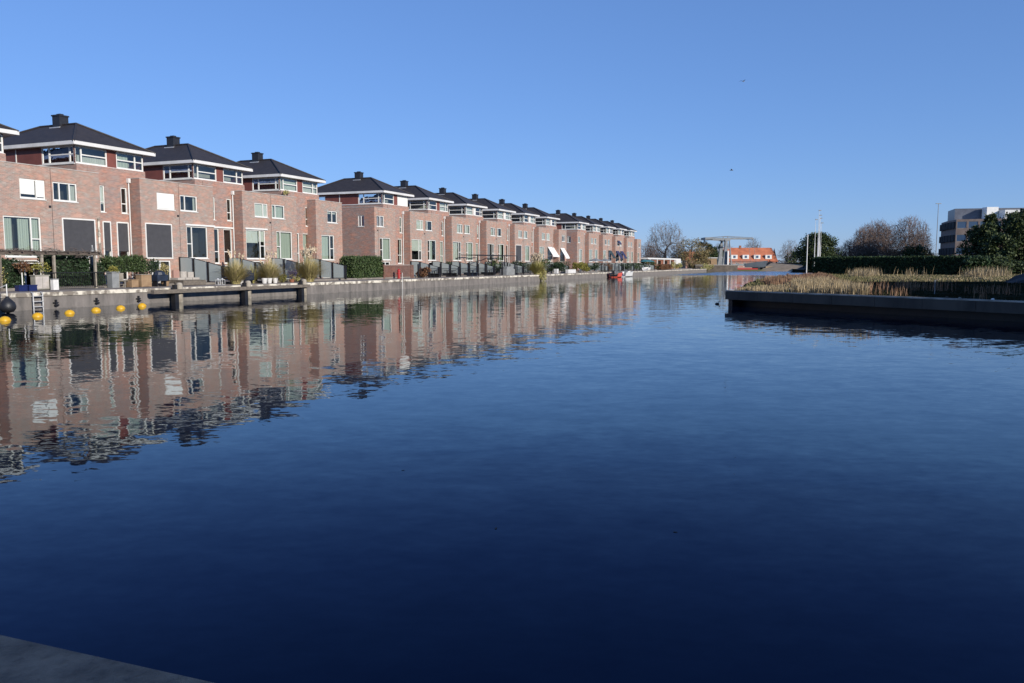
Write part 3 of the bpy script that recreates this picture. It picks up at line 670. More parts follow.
# timber fender beam on piles
fb = empty('fender_beam', W(37.1,39.15,0), PHI, label='long weathered timber fender beam standing off the quay on piles', cat='beam')
b = MB(); b.box(0, 8.3, 0, .28, .60, .84); b.box(8.33, 15.7, 0, .28, .61, .83); b.build('rail', m_wood, fb)
b = MB()
for x in (2.0, 8.5, 15.0): b.box(x-.20, x+.12, .32, .82, .60, .74)
b.build('bracket', m_darkwood, fb)
for i, s in enumerate((39.0, 45.5, 52.0)):
    p = empty('mooring_pile', W(s,39.62,0), PHI, label='mooring pile %s the fender beam, round pale post on timber coloured black for shade' % ['at the left end of', 'at the middle of', 'at the right end of'][i], cat='pile', group='mooring piles')
    b = MB(); b.lathe((.56,-.05,-1), [(.21,0),(.21,2.12),(.17,2.22),(.08,2.26)], 12); b.build('pale_post', m_pilec, p)
    b = MB(); b.box(-.02,.30,-.25,.1,-1,.56); b.box(.12,.34,-.1,.12,.56,1.12); b.build('square_post', m_black, p)  # square post coloured black for the shaded side of the pile
# buoys
by = None
blabels = ['yellow buoy nearest the left edge of the picture, below the round black fender', 'yellow buoy floating in front of the aluminium ladder', 'third yellow buoy from the left, right of the ladder', 'fourth yellow buoy from the left', 'fifth yellow buoy from the left, second from the timber beam', 'rightmost yellow buoy, closest to the timber fender beam']
for i, (s, t) in enumerate(((23.6,33.6),(26.0,34.75),(28.2,35.4),(30.4,36.2),(32.4,36.7),(34.7,37.6))):
    if i == 0:
        b = MB(); b.lathe((0,0,-.20), [(.02,0),(.14,.03),(.22,.10),(.245,.19),(.235,.27),(.19,.35),(.11,.405),(.03,.425)], 18); by = b.build('buoy', m_yellow, smooth=True)
        h = MB(); h.tube((0,0,.19),(0,0,.25),.025,n=8); h.build('eyelet', m_black, by)
    else: by = copy_tree(by)
    by.location = W(s,t,-.04); tag(by, blabels[i], 'buoy', 'yellow mooring buoys')
fd = empty('ball_fender', W(27.3,38.6,0), 0, label='large round black fender on a pale rope above the water', cat='fender')
b = MB(); b.lathe((0,0,.0), [(.05,.0),(.26,.06),(.36,.2),(.38,.34),(.33,.52),(.2,.66),(.09,.76),(.07,.84)], 18); b.build('ball', m_rubber, fd, smooth=True)
b = MB(); b.tube((0,0,.82),(0,0,1.45),.025,n=6); b.tube((0,0,1.4), BV*1.6+Vector((0,0,.95)), .02, n=6); b.build('rope', m_aw, fd)
ld = empty('ladder', W(29.55,39.75,0), PHI, label='aluminium swimming ladder hung on the quay wall behind the second yellow buoy', cat='ladder')
b = MB()
for x in (0,.55): b.tube((x,0,-.6),(x,0,.90),.03,n=8); b.tube((x,0,.90),(x,.14,.95),.025,n=8)
b.build('rail', m_alu, ld); b = MB()
for z in (-.4,-.12,.16,.44,.72): b.box(.0,.55,-.05,.07,z,z+.04)
b.build('rung', m_alu, ld)
b = MB(); b.tube((0,0,-1.5),(0,0,1.6),.022,n=8); tag(b.build('mooring_pole', m_white, loc=W(68.1,39.6,0)), 'thin white mooring pole at the quay in front of the red hydrant', 'pole')

# ------------------------------------------------------------------ garden fences
def fence(s, label, high=2.95, t1=43.6):
    f = empty('privacy_fence', W(s, t1, 0), PHI, label=label, cat='fence', group='grey privacy fences between the gardens')
    L = 47.85-t1; prof = lambda y: high - (.68*max(0, (1-y/(L*.78)))**1.05)
    ys = [L*i/3 for i in range(4)]
    for i in range(3):
        p = MB(); y0 = ys[i]+.06; y1 = ys[i+1]-.06; k = 5; pts = [(y0, 1.15)] + [(y1, 1.15)] + [(y1-(y1-y0)*j/k, prof(y1-(y1-y0)*j/k)) for j in range(k+1)]
        for x in (-.02, .02): p.poly([(x, a, b_) for a, b_ in pts])
        p.build('panel', m_panel, f)
        q = MB()
        for j in range(k): a = y0+(y1-y0)*j/k; c_ = y0+(y1-y0)*(j+1)/k; q.tube((0,a,prof(a)),(0,c_,prof(c_)),.03,n=5)
        q.build('top_rail', m_black, f)
    for i, y in enumerate(ys): 
        q = MB(); q.box(-.07,.07,y-.08,y+.08,1.0,prof(y)+.05); q.build('post', m_black, f)
fl_ = [(48.0,'behind the pampas grass at the middle of the timber beam'),(53.4,'with the dark covered barbecue at its foot'),(58.9,'beside the rightmost potted pampas grass of the near block'),(64.3,'just left of the clipped hedge')]
for s, d in fl_: fence(s, 'grey glass garden fence '+d)
nb = ['first', 'second', 'third', 'fourth', 'fifth', 'sixth', 'seventh', 'eighth', 'ninth', 'tenth']
for i in range(10):
    fence(84.4+5.43*i, 'grey garden fence with black posts, %s to the right of the red hydrant' % nb[i], 2.75, 44.1)
for i in range(9):
    fence(157.2+5.43*i, 'small far grey garden fence, %s one of farthest block' % nb[i], 2.7)

# ------------------------------------------------------------------ garden hedges and plants
Gt = 1.05
hedge('climbing_plant', 'dark ivy covering the space under the pergola, right of the white cabinet', 'plant', 34.6, 37.3, 44.9, 45.9, Gt, 2.98, 5200, .075, m_ivy)
hedge('climbing_plant', 'dark ivy heap under the left end of the pergola', 'plant', 31.3, 32.7, 44.8, 45.6, Gt, 2.6, 2600, .075, m_ivy)
hedge('hedge', 'green ivy hedge between the pergola and the tall grey planter', 'hedge', 37.6, 38.3, 44.7, 45.4, Gt, 2.45, 1600, .06, m_ivy)
hedge('hedge', 'raised evergreen hedge on stems over the brown boxes', 'hedge', 38.9, 41.8, 44.8, 45.8, Gt, 2.86, 5200, .06, m_laurel, zb=.85)
hedge('hedge', 'broad clipped green hedge in front of the red brick side wall', 'hedge', 67.4, 72.6, 44.6, 46.3, Gt, 3.06, 11000, .085, m_laurel)
shrub('shrub', 'dark green shrub right of the raised hedge, above the white chairs', 'shrub', W(43.0,46.0,Gt), (1.0,.8,.95), m_ivy, 1500, .06, seed=5)
clump('pampas_grass', 'pampas grass in front of the middle mooring pile of the fender beam', 'ornamental grass', W(48.9,43.2,.9), 1.05, 2.1, 1100, (m_straw, m_plume), plumes=5, group='pampas grasses by the near block', seed=1)
clump('pampas_grass', 'pampas grass behind the row of white pots', 'ornamental grass', W(52.9,43.2,.9), 1.1, 2.1, 1100, (m_straw, m_plume), plumes=10, group='pampas grasses by the near block', seed=2)
clump('pampas_grass', 'plumed pampas grass near the right end of the fender beam', 'ornamental grass', W(58.0,43.1,.9), 1.2, 2.5, 1300, (m_straw, m_plume), plumes=22, group='pampas grasses by the near block', seed=3)
clump('pampas_grass', 'greenish grass tuft left of the white pots', 'ornamental grass', W(52.0,44.3,.9), .7, 1.6, 300, (m_pgreen, m_plume), seed=4)
clump('pampas_grass', 'tall pampas grass with white plumes hanging over the quay edge', 'ornamental grass', W(107.8,40.5,.9), 1.3, 2.4, 1300, (m_pgreen, m_plume), plumes=90, seed=6, width=.035)
shrub('overhanging_grass', 'yellow green growth hanging over the quay below the tall pampas grass', 'plant', W(107.9,39.9,-.1), (.85,.55,1.05), m_pgreen, 1500, .085, seed=72, lobes=16)
shrub('shrub', 'yellow green shrub in a pot left of the white pots', 'shrub', W(49.8,43.5,.9), (.45,.4,.32), m_yellowl, 420, .04, pot=(.22,.32), potm=m_wcer, seed=8)
shrub('shrub', 'low yellow green shrub right of the white pots', 'shrub', W(54.4,43.2,.9), (.75,.6,.42), m_yellowl, 700, .045, seed=9)
shrub('shrub', 'purple heather shrub beside the curved grey fence', 'shrub', W(55.6,43.1,.9), (.5,.4,.45), m_purple, 500, .045, pot=(.22,.25), seed=10)
shrub('shrub', 'green shrub at the foot of the plumed pampas grass', 'shrub', W(57.0,43.8,.9), (.7,.6,.5), m_pgreen, 700, .05, seed=11)
shrub('shrub', 'dry tan shrub in a pot behind the left mooring pile', 'shrub', W(42.7,44.0,.9), (.5,.4,.75), m_straw, 800, .045, pot=(.3,.35), potm=m_tan, seed=12)
shrub('shrub', 'yellow flowering shrub trailing over the cream cabinet', 'shrub', W(33.2,44.3,1.9), (.8,.5,.35), m_yellowl, 500, .05, seed=13)
shrub('small_tree', 'small olive tree with thin trunk at the far left garden', 'tree', W(31.0,44.5,Gt), (.9,.8,.95), m_pgreen, 900, .05, seed=14)
shrub('shrub', 'rust red shrub under the pergola', 'shrub', W(32.3,44.4,1.9), (.6,.4,.4), m_rustl, 500, .05, seed=15)
wp = None
for i, s in enumerate((51.5,52.1,52.8)):
    if i == 0:
        b = MB(); b.lathe((0,0,0), [(.16,0),(.24,.42),(.20,.42),(.19,.36)], 14); wp = b.build('plant_pot', m_wcer)
    else: wp = wp.copy(); C.objects.link(wp)
    wp.location = W(s,42.6,.9); tag(wp, '%s of the three white pots in front of the pampas grass' % ['left', 'middle', 'right'][i], 'pot', 'white plant pots')
# tall grey planter
e = empty('planter', W(38.2,43.9,.9), PHI, label='tall grey square planter with a yellow green plant on top', cat='planter')
b = MB(); b.prism([(.05,.05),(.6,.05),(.6,.5),(.05,.5)],0,.98); b.box(0,.65,0,.55,.98,1.05); b.build('container', m_greyc, e)
b = MB(); rr = random.Random(3); leaf_cloud(b, rr, blob_points(rr, 350, (.32,.28,1.2), (.45,.35,.25)), .045); b.build('foliage', m_yellowl, e)
# cream cabinet, white box
e = empty('cabinet', W(32.9,44.0,.9), PHI, label='cream garden cabinet with a flat top under the pergola', cat='cabinet')
b = MB(); b.box(0,.9,0,.4,.04,.85); b.box(-.04,.94,-.04,.44,.85,.9); b.build('body', M('cream_paint', (.36,.34,.29), (.26,.25,.21), 2, .6), e)
b = MB(); b.box(.03,.43,-.02,0,.1,.8); b.build('door', m_sill, e); b = MB(); b.box(.47,.87,-.02,0,.1,.8); b.build('door', m_sill, e)
e = empty('cool_box', W(33.75,43.6,.9), PHI, label='white upright box beside the dark ivy', cat='box')
b = MB(); b.box(0,.36,0,.25,0,.62); b.build('body', m_wcer, e); b = MB(); b.box(-.02,.38,-.02,.27,.62,.67); b.build('lid', m_greyc, e)
for i, s in enumerate((31.15,31.75)):
    e = empty('crate', W(s,43.0,.9), PHI, label='%s blue plastic crate on the quay under the pergola' % ['left', 'right'][i], cat='crate', group='blue crates')
    b = MB(); b.box(0,.5,0,.36,.0,.04); b.box(0,.03,0,.36,.04,.34); b.box(.47,.5,0,.36,.04,.34); b.box(.03,.47,0,.03,.04,.34); b.box(.03,.47,.33,.36,.04,.34); b.box(-.02,.52,-.02,0,.30,.36); b.build('body', m_blue, e)
# pergola
e = empty('pergola', W(29.0,44.3,.9), PHI, label='timber pergola with bare vines across the nearest garden', cat='pergola')
b = MB(); b.box(0,8.9,0,.12,2.10,2.24); b.box(0,8.9,1.8,1.92,2.10,2.24)
for k in range(12): b.box(.3+k*.75,.38+k*.75,-.2,2.1,2.245,2.33)
b.build('beam', M('dark_timber', (.12,.095,.075), (.07,.055,.045), 3, .9), e)
for x in (.2,2.0,4.6,5.4,8.3):
    b = MB(); b.box(x,x+.13,0,.13,0,2.1); b.build('post', m_pilec if x > 4 else m_wood, e)
b = MB(); rr = random.Random(8)
for k in range(90):
    x = rr.uniform(0,8.8); p = Vector((x,rr.uniform(-.1,1.8),2.35))
    for j in range(4): q = p+Vector((rr.gauss(0,.3),rr.gauss(0,.2),rr.gauss(-.04,.1))); b.tube(p,q,.014,.010,4,caps=False); p = q
b.build('vine', m_twig, e)
e = empty('railing', W(33.6,44.25,.9), PHI, label='thin black iron railing along the promenade under the pergola', cat='railing')
b = MB(); b.box(0,4.4,0,.03,1.0,1.04); b.box(0,4.4,0,.03,.1,.13)

for k in range(34): b.box(k*.13,k*.13+.018,.005,.025,.13,1.0)
b.build('bars', m_black, e)
for nm_, s0_, n_ in (('long black railing with strong posts in front of the gardens of the middle block', 79.2, 150), ('black railing in front of the gardens of the farthest block', 153.5, 150)):
    e = empty('railing', W(s0_,44.0,.9), PHI, label=nm_, cat='railing'); b = MB(); b.box(0,n_*.25,0,.03,1.0,1.05); b.box(0,n_*.25,0,.03,.1,.14)
    for k in range(n_): b.box(k*.25,k*.25+.03,.005,.025,.14,1.0)
    b.build('bars', m_black, e); b = MB()
    for k in range(int(n_*.25/2.7)+1): b.box(k*2.7-.06,k*2.7+.06,-.05,.07,0,1.55)
    b.build('posts', m_black, e)
# white garden awning with folding frame
e = empty('garden_table', W(33.5,44.32,.92), PHI, label='white folding table under the pergola by the blue crates', cat='table')
b = MB(); b.box(-1.2,.2,0,.8,1.55,1.6); b.build('tabletop', m_white, e)
for x in (-1.1,.1):
    b = MB(); b.tube((x,.1,0),(x,.1,1.55),.03); b.tube((x,.7,0),(x,.7,1.55),.03); b.build('leg', m_white, e)
# folded parasol
e = empty('parasol', W(37.75,45.0,.92), 0, label='folded pale grey parasol standing between the dark sun screens and the planter', cat='parasol')
b = MB(); b.tube((0,0,0),(0,0,2.75),.03); b.build('pole', m_alu, e)
b = MB(); b.lathe((0,0,1.0), [(.13,0),(.19,.25),(.17,.8),(.10,1.4),(.03,1.65)], 9); b.build('canopy', m_greyc, e)
b = MB(); b.lathe((0,0,0), [(.28,0),(.28,.08),(.06,.12)], 12); b.build('base', m_greyc, e)
# boxes and covered barbecue
def crate_box(name, label, s, t, w, d, h, mat, lid=None, group=None, z=.9):
    e = empty(name, W(s,t,z), PHI, label=label, cat=name.replace('_',' '), group=group)
    b = MB(); b.box(0,w,0,d,.03,h); b.box(.02,.08,.02,.08,0,.03); b.box(w-.08,w-.02,.02,.08,0,.03); b.box(.02,.08,d-.08,d-.02,0,.03); b.box(w-.08,w-.02,d-.08,d-.02,0,.03); b.build('body', mat, e)
    b = MB(); b.box(-.03,w+.03,-.03,d+.03,h,h+.04); b.build('lid', lid or mat, e)
    return e
crate_box('storage_box', 'left brown wooden storage box under the raised hedge', 39.3, 43.4, .55, .5, .48, m_tan, group='brown storage boxes')
crate_box('storage_box', 'tall tan wooden storage box under the raised hedge', 40.1, 43.4, .85, .5, .82, m_tan, m_pilec, group='brown storage boxes')
crate_box('storage_box', 'low wooden storage bench below the white cushions', 44.0, 43.6, 2.2, .8, .34, m_wood, group='brown storage boxes')
e = empty('barbecue', W(41.7,43.6,.9), PHI, label='barbecue under a navy tarpaulin, right of the tan box', cat='barbecue')
b = MB(); b.box(0,.08,.1,.5,0,.4); b.box(.75,.83,.1,.5,0,.4); b.build('leg', m_black, e)
b = MB(); b.prism([(-.05,0),(.9,0),(.9,.6),(-.05,.6)], .38,.8); b.lathe((.42,.3,.8), [(.42,0),(.36,.18),(.15,.3)], 10); b.build('cover', m_tarp, e)
e = empty('barbecue', W(50.4,43.6,.9), PHI, label='barbecue under a black cover in front of the curved grey fence', cat='barbecue')
b = MB(); b.box(0,.08,.1,.5,0,.3); b.box(.95,1.03,.1,.5,0,.3); b.build('leg', m_black, e)
b = MB(); b.prism([(-.05,0),(1.1,0),(1.1,.6),(-.05,.6)], .25,.85); b.prism([(.1,.1),(.95,.1),(.95,.5),(.1,.5)], .85,1.05); b.build('cover', m_tarp, e)
# lounge seats: cushions with backrest
e = empty('garden_sofa', W(44.4,44.5,.95), PHI, label='garden sofa with pale cushions behind the low wooden bench', cat='sofa')
b = MB(); b.box(0,2.2,0,.85,.05,.35); b.build('base', m_wood, e)
m_cush = M('cushion', (.46,.42,.37), (.36,.33,.29), 4, .9)
for k in range(3): b = MB(); b.box(.05+k*.72,.72+k*.72,.05,.8,.35,.5); b.build('cushion', m_cush, e)
for k, a in ((0,.22),(1,.0),(2,-.1)): b = MB(); b.box(.1+k*.7,.65+k*.7,.5,.68,.5,.95+a*.4); b.build('pillow', m_cush if k != 0 else m_pink, e)
for i, s in enumerate((46.7,47.15)):
    e = empty('lantern', W(s,42.9,.9), PHI, label='%s grey metal lantern in front of the wooden bench' % ['left', 'right'][i], cat='lantern', group='lanterns')
    b = MB(); b.box(0,.28,0,.28,0,.03); b.box(0,.28,0,.28,.36,.4)
    for x in (0,.25):
        for y in (0,.25): b.box(x,x+.03,y,y+.03,.03,.36)
    b.lathe((.14,.14,.4), [(.12,0),(.03,.1)], 4); b.build('frame', m_alu, e); b = MB(); b.tube((.14,.14,.03),(.14,.14,.2),.04); b.build('candle', m_wcer, e)
def chair(label, s, t, rz, mat, group, z=.9):
    e = empty('garden_chair', W(s,t,z), PHI+rz, label=label, cat='chair', group=group)
    b = MB(); b.box(0,.5,0,.5,.42,.46); b.build('seat', mat, e)
    b = MB()
    for k in range(4): b.box(.02+k*.125,.10+k*.125,.47,.5,.46,.92)
    b.box(0,.5,.465,.505,.88,.95); b.build('backrest', mat, e)
    for x in (.02,.44):
        for y in (.02,.44): b = MB(); b.box(x,x+.04,y,y+.04,0,.42); b.build('leg', mat, e)
chair('white garden chair below the raised hedge by the dark shrub', 42.6, 44.6, 0, m_wcer, 'garden chairs')
chair('pale wooden garden chair left of the brown boxes', 38.95, 43.6, .2, m_pilec, 'garden chairs')
# potted plant on the terrace corner of the third house
shrub('shrub', 'potted plant on the flat roof terrace in front of the penthouse corner', 'plant', W(62.0,48.35,8.5), (.4,.3,.35), m_pgreen, 300, .05, pot=(.2,.3), seed=19)
# brick garden wall and hydrant
e = empty('garden_wall', W(72.7,44.5,.9), PHI, label='low dark brick garden wall behind the red hydrant', cat='wall')
b = MB(); b.box(0,6.2,0,.22,0,1.42); b.box(5.6,6.3,-.04,.26,0,1.46); b.box(-.1,.12,-.04,.26,0,1.5); b.build('masonry', m_brick_low, e); b = MB(); b.box(.13,5.58,-.02,.24,1.42,1.47); b.build('coping', m_sill, e)
e = empty('hydrant', W(74.4,43.7,.9), 0, label='red fire hydrant post by the low brick garden wall', cat='hydrant')
b = MB(); b.lathe((0,0,0), [(.22,0),(.22,.06),(.15,.08),(.15,.78),(.19,.8),(.19,.86),(.13,.95),(.04,1.0)], 14); b.build('body', m_redpaint, e)
b = MB(); b.tube((-.24,0,.55),(.24,0,.55),.06); b.tube((0,0,1.0),(0,0,1.07),.04); b.build('nozzle', m_redpaint, e)
# pipe pergola in front of the middle block
e = empty('pergola', W(96.5,44.6,1.0), PHI, label='dark metal pipe pergola in the gardens of the middle block', cat='pergola')
b = MB(); b.box(0,14,0,.1,2.6,2.7); b.box(0,14,2.4,2.5,2.6,2.7)
for k in range(8): b.box(k*1.98,k*1.98+.08,.1,2.4,2.61,2.69)
b.build('beam', m_black, e)
for x in (0,4.6,9.2,13.9): b = MB(); b.box(x,x+.1,0,.1,0,2.6); b.build('post', m_black, e)
# shrubs of the middle and far gardens
far_shrubs = [(80.6,44.2,(.9,.8,.5),m_rustl,'reddish shrub on the curved fence right of the brick garden wall'),(91.5,45.8,(1.1,.9,.9),m_ivy,'dark round shrub behind the second fence of the middle gardens'),
 (104.6,45.6,(1.2,1,1.2),m_laurel,'small leafy tree under the right end of the pipe pergola'),(112.5,45.6,(2.4,1.4,1.0),m_ivy,'wide dark shrub left of the tall pampas grass'),
 (120.4,44.6,(1.9,1.4,1.15),m_laurel,'round green shrub right of the tall pampas grass'),(126.6,44.5,(1.7,1.2,.95),m_ivy,'dark clipped shrub under the first white awning'),
 (132.0,44.5,(2.2,1.2,1.0),m_ivy,'dark clipped shrub above the white planter box'),(137.2,43.6,(1.1,1.0,.95),m_yellowl,'yellow green shrub at the gap between the brick blocks'),
 (140.4,43.6,(1.2,1.0,1.05),m_yellowl,'olive yellow shrub right of the gap between the brick blocks'),(150.5,44.8,(2,1.3,.9),m_ivy,'dark shrub in front of the farthest brick block'),
 (158.0,45.0,(2,1.3,.9),m_rustl,'reddish shrub in front of the farthest brick block'),(172.0,44.6,(3,1.3,.9),m_ivy,'long dark shrub behind the orange boat'),
 (181.0,44.6,(3,1.3,.9),m_laurel,'green shrub behind the white boat'),(190.0,45,(3,1.3,1.0),m_ivy,'dark shrub left of the teal parasol'),(206.0,45,(3,1.5,1.2),m_laurel,'green shrub beyond the last brick house')]
for i, (s, t, r, mt, lb) in enumerate(far_shrubs):
    shrub('shrub', lb, 'shrub', W(s,t,1.0), r, mt, 1300, .10, seed=30+i, lobes=9)
e = empty('planter', W(129.5,42.9,.9), PHI, label='long white planter box at the quay under the dark clipped shrub', cat='planter')
b = MB(); b.box(0,4.2,0,.5,0,.62); b.build('container', m_wcer, e); b = MB(); b.box(.05,4.15,.05,.45,.62,.66); b.build('soil', m_core, e)
e = empty('planter', W(124.6,43.2,.9), PHI, label='small square white planter right of the tall pampas grass', cat='planter')
b = MB(); b.box(0,.7,0,.6,0,.75); b.build('container', m_wcer, e); b = MB(); b.box(.05,.65,.05,.55,.75,.78); b.build('soil', m_core, e)
e = empty('storage_box', W(103.5,43.4,.9), PHI, label='grey covered garden furniture left of the dark shrubs', cat='garden cover')
b = MB(); b.prism([(0,0),(3.1,0),(3.1,1),(0,1)],.0,.85); b.prism([(.4,.1),(2.7,.1),(2.7,.9),(.4,.9)],.85,1.2); b.build('cover', m_greyc, e)
for i, (s, mt, tx) in enumerate(((82.2,m_black,'black'),(86.8,m_black,'black'),(92.8,m_tarp,'navy'),(98.2,m_black,'black'))):
    e = empty('garden_table', W(s,43.6,.9), PHI, label='%s garden table with benches, %s from the brick garden wall' % (tx, nb[i]), cat='table', group='dark garden tables')
    b = MB(); b.box(0,1.8,.4,1.1,.72,.77); b.build('tabletop', mt, e)
    b = MB(); b.box(0,1.8,0,.3,.42,.46); b.box(0,1.8,1.2,1.5,.42,.46); b.build('bench', mt, e)
    b = MB(); b.box(.2,.28,.1,1.4,0,.42); b.box(1.5,1.58,.1,1.4,0,.42); b.box(.2,.28,.7,.78,.42,.72); b.box(1.5,1.58,.7,.78,.42,.72); b.build('leg', mt, e)
for i, (s, t, mt, tx) in enumerate(((151.5,44.6,m_greyc,'pale green grey parasol in front of the farthest block, left one'),(158.5,44.6,m_greyc,'pale green grey parasol in front of the farthest block, right one'),(193.5,44.4,m_teal,'teal parasol at the end of the farthest block'),(199.0,44.6,m_teal,'second teal parasol near the white boat on the quay'))):
    e = empty('parasol', W(s,t,.95), 0, label=tx, cat='parasol', group='open parasols')
    b = MB(); b.tube((0,0,0),(0,0,2.7),.035); b.build('pole', m_alu, e)
    b = MB(); b.lathe((0,0,2.05), [(1.45,0),(1.42,.05),(.8,.32),(.08,.55)], 8); b.build('canopy', mt, e)
    b = MB(); b.lathe((0,0,0), [(.35,0),(.35,.1),(.06,.14)], 12); b.build('base', m_greyc, e)

# ------------------------------------------------------------------ boats
def boat(name, label, s, t, L, Wd, Ht, mat, inner, yaw=0, z=0, outboard=False, group=None, wheel=False):
    e = empty(name, W(s,t,z), PHI+yaw, label=label, cat='boat', group=group)
    b = MB(); secs = []; n = 9
    for i in range(n):
        q = i/(n-1); x = L*q; w = Wd/2*(math.sin(math.pi*min(1,(.42+q*.0)+.0))) * (1 if q < .55 else max(.03, 1-((q-.55)/.45)**2.0)); sh = Ht*(1+.28*q*q)
        secs.append([(x,-w,sh),(x,-w*.86,.12),(x,-w*.4,-.14),(x,w*.4,-.14),(x,w*.86,.12),(x,w,sh),(x,w-.10*(w>.12),sh),(x,w*.7,.16),(x,-w*.7,.16),(x,-w+.10*(w>.12),sh)])
    for i in range(n-1):
        for j in range(10):
            k = (j+1) % 10; b.quad(secs[i][j], secs[i+1][j], secs[i+1][k], secs[i][k], 0 if j in (0,1,2,3,4,5,9) else 1)
    b.poly(secs[0], 0); b.poly(secs[-1], 0)
    b.build('hull', [mat, inner], e)
    for x in (.28,.55): b = MB(); b.box(L*x,L*x+.3,-Wd*.4,Wd*.4,Ht*.62,Ht*.68); b.build('thwart', m_tan, e)
    if outboard:
        b = MB(); b.box(-.45,-.05,-.16,.16,Ht*.75,Ht*1.5); b.box(-.32,-.18,-.05,.05,-.3,Ht*.75); b.build('outboard_motor', m_black, e)
    if wheel:
        b = MB(); b.box(L*.42,L*.52,-.3,.3,.2,Ht*1.25); b.build('steering_console', m_greyc, e); b = MB(); b.quad((L*.5,-.32,Ht*1.25),(L*.5,.32,Ht*1.25),(L*.46,.3,Ht*1.6),(L*.46,-.3,Ht*1.6)); b.build('windscreen', m_glass, e)
        b = MB(); b.tube((L*.3,0,Ht),(L*.3,0,Ht*3.2),.02); b.build('mast', m_alu, e)
    return e
boat('motorboat', 'orange red open motorboat with black engine, moored at the far quay', 143.3, 38.7, 4.6, 2.0, .8, m_orange, m_black, 0, outboard=True, wheel=True)
boat('motorboat', 'white open boat moored just beyond the orange boat', 149.6, 38.9, 8.0, 2.2, .85, m_gel, m_wcer, 0, wheel=True)
boat('rowing_boat', 'small white boat lying on the quay beyond the last brick house', 181.0, 41.5, 4.2, 1.6, .6, m_gel, m_wcer, 0, z=1.0)

# ------------------------------------------------------------------ end of the left quay: pavilion, trees
e = empty('pavilion', W(206,46.5,1.05), PHI, label='low flat roofed pavilion with pale roof edge and red brick under the big bare tree', cat='pavilion')
b = MB(); b.box(0,46,0,8,2.65,3.05); b.build('roof', m_fascia, e)
b = MB(); facade(b, Vector((0,.5,0)), X, Y, 1, 38, 0, 2.65, [(4,10,.3,2.3),(13,19,.3,2.3),(22,28,.3,2.3),(31,36,.3,2.3)], niche=2); b.box(1,38,3.5,7.6,0,2.65); b.build('wall', [m_brick_far, m_dark], e)
b = MB(); b.box(38.2,45.8,-.1,7.8,1.35,2.64); b.build('fascia_panel', m_gel, e)
b = MB(); b.box(38.3,45.6,.5,7.6,0,1.33); b.build('plinth', m_brick_far, e)
for x in (3,12,21,30,37): b = MB(); b.box(x,x+.25,0,.25,0,2.65); b.build('column', m_white, e)
hedge('hedge', 'brown beech hedge in front of the pavilion', 'hedge', 208, 222, 43.5, 44.5, 1.0, 2.2, 2500, .16, m_rustl)
shrub('shrub', 'small pointed conifer shrub on the quay in front of the pavilion', 'shrub', W(226,43,.9), (1.5,1.2,1.1), m_pgreen, 900, .13, seed=70)
bare_tree('bare_tree', 'large bare tree rising over the flat roofed pavilion, tallest of the far bank', (54.5,285,.6), 17.6, 7.6, 11, m_twiggrey, n=1500, trunk=.55, zb=.12, vase=.1)
bare_tree('bare_tree', 'small bare tree left of the large bare tree, close to the last brick house', (48.0,280,.6), 10.0, 3.6, 12, m_twigred, n=500, trunk=.22)
bare_tree('bare_tree', 'reddish bare tree right of the large bare tree', (61.0,292,.6), 9.5, 3.6, 13, m_twigred, n=500, trunk=.22)
bare_tree('bare_tree', 'small bare tree right behind the end of the brick row', (52.5,295,.6), 7.5, 4.2, 14, m_twigred, n=450, trunk=.2)
leafy_tree('willow', 'olive yellow willow at the canal bend left of the bridge', (61.8,276,.6), 10.8, 5.0, 21, m_willow, 4200, .20, .05, nl=46)
leafy_tree('willow', 'olive brown birch like tree right behind the yellow willow', (67.5,282,.6), 9.8, 3.3, 22, m_willow, 2600, .20, .1, nl=26)
leafy_tree('evergreen_tree', 'dark green tree between the willow and the bridge tower', (75.5,300,.6), 9.0, 4.2, 23, m_conifer, 2600, .32, .1, nl=18)
leafy_tree('evergreen_tree', 'dark green round bush under the bridge counterweight', (71.0,298,.6), 7.0, 3.4, 24, m_conifer, 2000, .32, .1, nl=16)
hedge_f = MB()
# reed bank and stone wall left of the bridge
e = empty('abutment', (62.5,271,0), 0, label='brown stone bridge abutment left of the bridge tower', cat='wall')
b = MB(); b.prism([(0,1.5),(9,0),(14,0),(14,14),(0,14)], -1, 2.0); b.build('masonry', M('rubble', (.17,.14,.11), (.09,.075,.06), .9, .95, detail=8), e)
b = MB(); b.prism([(0,1.4),(9,-.1),(14,-.1),(14,.4),(9,.4),(0,1.9)], 2.0, 2.2); b.build('coping', m_sill, e)
shrub('shrub', 'yellow green bush on the stone bank left of the bridge', 'shrub', (66.0,269.5,.3), (2.6,1.5,1.2), m_pgreen, 900, .16, seed=71)
